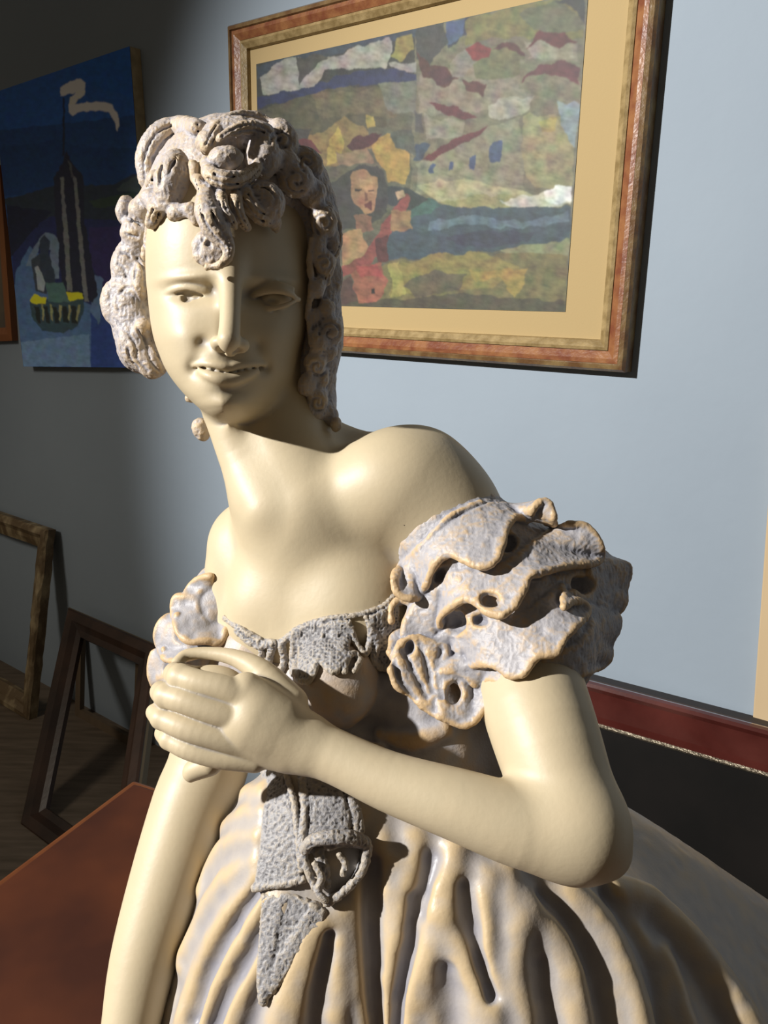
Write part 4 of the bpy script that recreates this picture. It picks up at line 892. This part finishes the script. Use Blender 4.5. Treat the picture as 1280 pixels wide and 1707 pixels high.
def build_lace(bb, bod):
    f = Field(); base = Field(); base.items = list(bb.items[:bb.n_torso]) + list(bod.items)
    def strip(pts, k=1.2, li=0.8):
        V, R = on(base, pts, li); f.path(V, R, k)
    # neckline cord
    strip([(352, 1000, 1.8), (375, 1030, 2.0), (405, 1050, 2.2), (440, 1070, 2.4), (466, 1072, 2.4), (500, 1048, 2.4), (545, 1032, 2.0), (600, 1024, 1.8), (640, 1010, 2.0), (665, 985, 2.2)])
    # lace panels hanging from it: a filled sheet with scalloped lower edge
    def panel(top, bot, li=2.2, r=2.0):
        n = int(abs(top[-1][0] - top[0][0]) / 3.2) + 2
        A = catmull(top, 4); B = catmull(bot, 4)
        for i in range(n):
            t = i / (n - 1); a = A[int(t * (len(A) - 1))]; c = B[int(t * (len(B) - 1))]
            pts = [(a[0] + (c[0] - a[0]) * u, a[1] + (c[1] - a[1]) * u, r) for u in (0, .33, .66, 1)]
            V, R = on(base, pts, li); f.path(V, R, 1.0, n=2)
    panel([(492, 1052), (515, 1044), (538, 1042)], [(490, 1118), (500, 1130), (512, 1134), (522, 1118), (528, 1104)])
    panel([(536, 1044), (560, 1040), (582, 1038)], [(534, 1100), (545, 1112), (556, 1120), (566, 1112), (576, 1092)])
    strip([(490, 1055, 2.2), (488, 1090, 2.2), (488, 1120, 2.0), (502, 1134, 2.0), (516, 1134, 2.0), (526, 1112, 1.8)], li=2.6)
    strip([(540, 1050, 1.5), (535, 1075, 1.5), (530, 1100, 1.6)], li=3.2)
    strip([(585, 1046, 2.0), (592, 1070, 2.0), (608, 1090, 2.2), (616, 1070, 2.2), (618, 1048, 2.0), (610, 1030, 1.6)], li=2.5)
    strip([(574, 1120, 2.0), (578, 1098, 2.2), (590, 1090, 2.2), (600, 1100, 2.0), (590, 1118, 2.0)], li=2.2)
    strip([(618, 1040, 2.6), (628, 1070, 3.0), (622, 1100, 3.0), (640, 1112, 3.0), (655, 1095, 2.8)], li=2.5)
    panel([(620, 1030), (640, 1020), (660, 1005)], [(620, 1090), (640, 1105), (665, 1110)], li=2.5)
    # small bow at the front
    strip([(432, 1070, 2.4), (436, 1090, 2.2), (428, 1112, 2.0), (424, 1124, 1.6)], li=3); strip([(456, 1072, 2.6), (450, 1092, 2.6), (446, 1112, 2.2), (440, 1126, 1.8)], li=3.5); strip([(470, 1078, 2.6), (474, 1100, 2.6), (468, 1120, 2)], li=2)
    strip([(395, 1052, 2.2), (410, 1066, 2.2), (430, 1076, 2.6), (452, 1072, 3)], li=3)
    return f
def ridge(f, base, pts, k=6, sink=0.35, sub=False):
    V, R = [], []; T, hh = trace_many(base, [(p[0], p[1]) for p in pts])
    for p, q, hit in zip(pts, T, hh):
        if not hit: continue
        r = p[2] * q[2] / F; dr = q / np.linalg.norm(q)
        V.append(q + dr * (r * sink - (p[3] if len(p) > 3 else 0))); R.append(r)
    if len(V) > 1: f.path(V, R, k, sub)
def build_skirt():
    b = skirt_base(); f = Field(); f.items = list(b.items)
    # folds on the front, read off one after another from the waist down
    F1 = [
        [(655, 1440, 12), (662, 1500, 13), (656, 1600, 14), (650, 1710, 16), (648, 1900, 20)],
        [(730, 1480, 12), (722, 1560, 16), (700, 1630, 16), (684, 1710, 16), (670, 1900, 20)],
        [(745, 1540, 10), (772, 1590, 15), (796, 1650, 16), (812, 1710, 16), (840, 1900, 20)],
        [(812, 1460, 12), (808, 1540, 12), (806, 1600, 12), (826, 1700, 12), (850, 1900, 18)],
        [(872, 1500, 14), (866, 1550, 15), (858, 1610, 12), (872, 1700, 12), (900, 1900, 18)],
        [(885, 1520, 12), (925, 1560, 16), (952, 1620, 16), (968, 1710, 16), (990, 1900, 22)],
        [(950, 1480, 20, 3), (1000, 1540, 24, 4), (1040, 1620, 24, 4), (1066, 1710, 24, 4), (1100, 1900, 30, 4)],
        [(1020, 1475, 18, 6), (1075, 1500, 26, 10), (1135, 1560, 30, 14), (1190, 1630, 32, 14), (1240, 1710, 34, 12), (1330, 1880, 40, 8)],
        [(1105, 1590, 8), (1130, 1650, 9), (1146, 1710, 10), (1190, 1850, 14)],
        [(590, 1490, 7), (592, 1560, 8), (596, 1640, 9), (606, 1710, 10), (610, 1900, 14)],
        [(566, 1520, 6), (568, 1600, 7), (566, 1710, 8), (566, 1900, 12)],
        [(540, 1540, 8), (512, 1620, 9), (486, 1710, 10), (450, 1900, 14)],
        [(516, 1550, 5), (490, 1620, 6), (462, 1710, 8), (430, 1900, 12)],
        [(470, 1500, 7), (440, 1580, 8), (405, 1650, 8), (384, 1710, 9), (340, 1900, 14)],
        [(440, 1500, 7), (400, 1570, 9), (362, 1650, 9), (344, 1710, 9), (300, 1900, 14)],
        [(432, 1462, 9), (385, 1520, 12), (345, 1590, 13), (318, 1660, 11), (304, 1710, 11), (270, 1900, 15)],
        [(430, 1430, 8), (385, 1460, 11), (350, 1505, 12), (326, 1560, 12), (312, 1590, 13), (308, 1605, 12)],
        [(432, 1390, 8), (395, 1400, 10), (370, 1418, 11), (352, 1450, 11), (340, 1480, 10)],
        [(440, 1350, 8), (405, 1358, 9), (380, 1378, 10), (366, 1392, 9)],
        [(440, 1318, 7), (412, 1322, 8), (392, 1340, 8)],
        [(640, 1400, 12), (640, 1440, 10), (640, 1480, 8)], [(690, 1400, 16), (684, 1450, 14), (676, 1500, 10), (668, 1560, 8)], [(760, 1410, 14), (750, 1460, 14), (738, 1510, 12)],
        [(845, 1450, 12), (850, 1500, 12), (860, 1540, 10)],
    ]
    for p in F1: ridge(f, b, p, k=12, sink=0.42)
    G1 = [
        [(624, 1440, 9), (620, 1500, 10), (620, 1600, 9), (628, 1710, 9), (632, 1900, 12)],
        [(690, 1500, 6), (682, 1580, 8), (668, 1650, 8), (664, 1710, 8), (660, 1900, 10)],
        [(745, 1620, 10), (750, 1660, 16), (752, 1710, 20), (756, 1900, 30)],
        [(775, 1480, 6), (788, 1540, 9), (800, 1600, 8), (818, 1660, 8)],
        [(905, 1610, 8), (912, 1660, 13), (920, 1710, 15), (940, 1900, 24)],
        [(905, 1490, 7), (950, 1540, 9), (985, 1610, 10), (1005, 1680, 11), (1030, 1860, 16)],
        [(1010, 1490, 7), (1050, 1545, 13), (1088, 1620, 14), (1106, 1710, 15), (1150, 1900, 22)],
        [(548, 1560, 5), (532, 1640, 6), (524, 1710, 7), (510, 1900, 12)],
        [(455, 1520, 4), (420, 1590, 6), (380, 1660, 6), (360, 1710, 6)],
        [(436, 1480, 4), (392, 1545, 6), (352, 1620, 6), (326, 1700, 6)],
        [(480, 1560, 4), (450, 1630, 6), (420, 1710, 7), (380, 1900, 10)],
        [(720, 1430, 8), (712, 1470, 6), (700, 1520, 5)],
    ]
    for p in G1: ridge(f, b, p, k=9, sink=-0.12, sub=True)
    rim_ = [(282, 1646, 576), (275, 1668, 574), (272, 1695, 573), (275, 1730, 573), (286, 1790, 575)]
    f.chain([(x, y, z, 1.5) for x, y, z in rim_], k=1)
    for i, (x, y, z) in enumerate(catmull(rim_, 8)): f.cap(C(x, y, z), C(x + 34, y + 10, z + 16), 1.2, 2.4, 1)
    f.clip(down, 619.5)
    return f, b
def build_sash(b):
    f = Field()
    def band(L, Rr, n=5, li=3.0, r=2.2):
        m = len(L)
        for j in range(n):
            t = j / (n - 1); pts = []
            for a, c in zip(L, Rr): pts.append((a[0] + (c[0] - a[0]) * t, a[1] + (c[1] - a[1]) * t, r))
            V, R = on(b, pts, li); f.path(V, R, 1.4)
    band([(432, 1285), (446, 1340), (440, 1400), (430, 1478)], [(472, 1285), (484, 1340), (492, 1400), (500, 1468)], n=12)
    V, R = on(b, [(424, 1480, 2.6), (450, 1474, 2.6), (480, 1472, 2.6), (505, 1466, 2.2)], 4); f.path(V, R, 1)
    V, R = on(b, [(478, 1290, 2.0), (490, 1340, 2.0), (497, 1400, 2.0), (502, 1450, 1.8)], 6); f.path(V, R, 1)
    band([(500, 1290), (506, 1340), (502, 1380), (500, 1420)], [(562, 1310), (572, 1340), (580, 1370), (570, 1400)], n=15, li=3.5)
    V, R = on(b, [(505, 1300, 2.2), (508, 1350, 2.4), (504, 1400, 2.2), (510, 1440, 2.2), (524, 1480, 2.0)], 6); f.path(V, R, 1)
    # bow loop
    loop = [(508, 1416, 3.0, 10), (520, 1402, 3.6, 14), (548, 1396, 4.2, 16), (580, 1396, 4.4, 16), (606, 1404, 4.0, 13), (612, 1420, 2.8, 12), (606, 1446, 2.6, 10), (590, 1470, 2.4, 8), (566, 1492, 2.4, 7), (544, 1506, 2.2, 6)]
    V, R = on(b, loop, 0); f.path(V, R, 1.2)
    V2, R2 = on(b, [(512, 1412, 2.2), (524, 1398, 2.2), (548, 1390, 2.2), (578, 1388, 2.2), (600, 1398, 2.2), (604, 1424, 2.2), (598, 1450, 2.2), (585, 1470, 2.2), (562, 1490, 2.2), (542, 1500, 2)], 0)
    A = catmull(V, 4); B = catmull(V2, 4)
    for i in range(min(len(A), len(B))): f.cap(A[i], B[i], 2.0, 2.0, 1)
    V, R = on(b, [(548, 1408, 3.4), (570, 1402, 3.4), (594, 1404, 3.0)], 10); f.path(V, R, 1.5)
    V, R = on(b, [(525, 1440, 2.0), (536, 1462, 2.2), (530, 1486, 2.2), (542, 1500, 2)], 9); f.path(V, R, 1)
    V, R = on(b, [(566, 1425, 1.8), (576, 1440, 2.0), (572, 1456, 2.0)], 9); f.path(V, R, 1)
    V, R = on(b, [(530, 1420, 3.2), (540, 1445, 3.0), (545, 1475, 2.4)], 4); f.path(V, R, 2)
    band([(570, 1300), (585, 1340), (592, 1380)], [(582, 1318), (596, 1350), (602, 1385)], n=4, li=3.5)
    # falling tail and lace edge on the skirt
    band([(440, 1495), (438, 1560), (434, 1620), (436, 1665)], [(472, 1500), (460, 1560), (448, 1620), (440, 1670)], n=8, li=1.8, r=2.0)
    band([(470, 1490), (456, 1560), (446, 1620), (440, 1660)], [(530, 1510), (505, 1560), (470, 1610), (446, 1655)], n=12, li=0.4, r=2.0)
    band([(520, 1510), (500, 1545), (470, 1590), (446, 1640)], [(540, 1522), (528, 1552), (495, 1590), (455, 1650)], n=7, li=1.8, r=2.0)
    return f

random.seed(3)
# ---------------------------------------------------------------- the statue
base_pt = to_world(C(620, 1750, 620) / 1000.0); base_pt = np.array([base_pt[0], base_pt[1], TZ])
ST = empty('clay_statue', tuple(base_pt), 'painted clay statue of a smiling curly haired woman in a ruffled off-shoulder gown', 'statue')
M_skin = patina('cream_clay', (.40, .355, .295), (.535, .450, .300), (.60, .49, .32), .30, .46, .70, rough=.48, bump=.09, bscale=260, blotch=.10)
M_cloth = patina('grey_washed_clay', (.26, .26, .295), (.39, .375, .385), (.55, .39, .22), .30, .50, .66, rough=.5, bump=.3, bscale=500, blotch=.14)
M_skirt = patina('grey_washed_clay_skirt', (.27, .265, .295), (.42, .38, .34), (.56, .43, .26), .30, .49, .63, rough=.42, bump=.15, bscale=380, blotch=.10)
M_hair = patina('grey_washed_shaded_hair', (.10, .09, .09), (.42, .40, .42), (.54, .42, .28), .20, .44, .72, rough=.5, bump=.6, bscale=420, blotch=.16)  # grey wash, with low tone darkened to paint shade into the recesses
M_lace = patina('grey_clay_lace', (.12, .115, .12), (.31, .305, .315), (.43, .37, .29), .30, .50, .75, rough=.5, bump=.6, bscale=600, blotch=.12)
hq = FASTV
bf = build_body_field()
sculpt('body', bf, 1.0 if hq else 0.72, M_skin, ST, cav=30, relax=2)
sf, sb = build_skirt()
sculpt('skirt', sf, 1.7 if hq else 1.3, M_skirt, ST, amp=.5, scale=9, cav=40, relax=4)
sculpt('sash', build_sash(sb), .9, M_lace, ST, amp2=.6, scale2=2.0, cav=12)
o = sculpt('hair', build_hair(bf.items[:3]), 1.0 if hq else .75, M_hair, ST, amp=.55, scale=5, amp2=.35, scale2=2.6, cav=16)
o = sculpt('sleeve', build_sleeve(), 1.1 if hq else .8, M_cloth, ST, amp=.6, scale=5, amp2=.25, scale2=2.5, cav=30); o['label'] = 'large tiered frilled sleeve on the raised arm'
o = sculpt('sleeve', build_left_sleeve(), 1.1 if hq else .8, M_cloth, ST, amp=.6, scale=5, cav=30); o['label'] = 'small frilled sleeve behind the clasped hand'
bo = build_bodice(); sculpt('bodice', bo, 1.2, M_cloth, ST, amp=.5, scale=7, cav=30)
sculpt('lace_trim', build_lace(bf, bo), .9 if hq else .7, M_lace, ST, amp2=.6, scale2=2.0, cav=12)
cd = bpy.data.cameras.new('camera'); co = bpy.data.objects.new('camera', cd); COL.objects.link(co)
cd.sensor_fit = 'VERTICAL'; cd.sensor_height = 24.0; cd.sensor_width = 24.0 * W / H; cd.lens = F / H * 24.0
cd.clip_start = 0.02
m = Matrix(((RW[0][0], -RW[0][1], -RW[0][2], 0), (RW[1][0], -RW[1][1], -RW[1][2], 0), (RW[2][0], -RW[2][1], -RW[2][2], CAMH), (0, 0, 0, 1)))
co.matrix_world = m
sc.camera = co
sc.view_settings.view_transform = 'Standard'; sc.view_settings.look = 'None'; sc.view_settings.gamma = 1.0
sc.view_settings.use_curve_mapping = False
def aim(o, src, dst):
    d = Vector(dst) - Vector(src); o.location = src; o.rotation_euler = d.to_track_quat('-Z', 'Y').to_euler()
SRC_C = np.array([-2.80, -1.12, -0.86])
TGT_C = np.array([0.42, 0.06, 1.05])
ld = bpy.data.lights.new('window_light', 'SPOT'); ld.energy = 930; ld.spot_size = math.radians(50); ld.spot_blend = 0.75; ld.shadow_soft_size = 0.045; ld.color = (1, .975, .94)
lo_ = bpy.data.objects.new('window_light', ld); COL.objects.link(lo_)
aim(lo_, to_world(SRC_C), to_world(TGT_C))
l2 = bpy.data.lights.new('left_wall_fill', 'SPOT'); l2.energy = 46; l2.spot_size = math.radians(62); l2.spot_blend = 1.0; l2.shadow_soft_size = 0.25; l2.color = (1, .90, .76)  # added fill spot with no visible source, brightens the left wall
lo2 = bpy.data.objects.new('left_wall_fill', l2); COL.objects.link(lo2)
aim(lo2, to_world([-2.3, -1.1, .7]), to_world([-1.05, 0.15, 2.2]))
wd = bpy.data.worlds.new('world'); sc.world = wd; wd.use_nodes = True
wd.node_tree.nodes['Background'].inputs[0].default_value = (.255, .215, .165, 1); wd.node_tree.nodes['Background'].inputs[1].default_value = 0.30
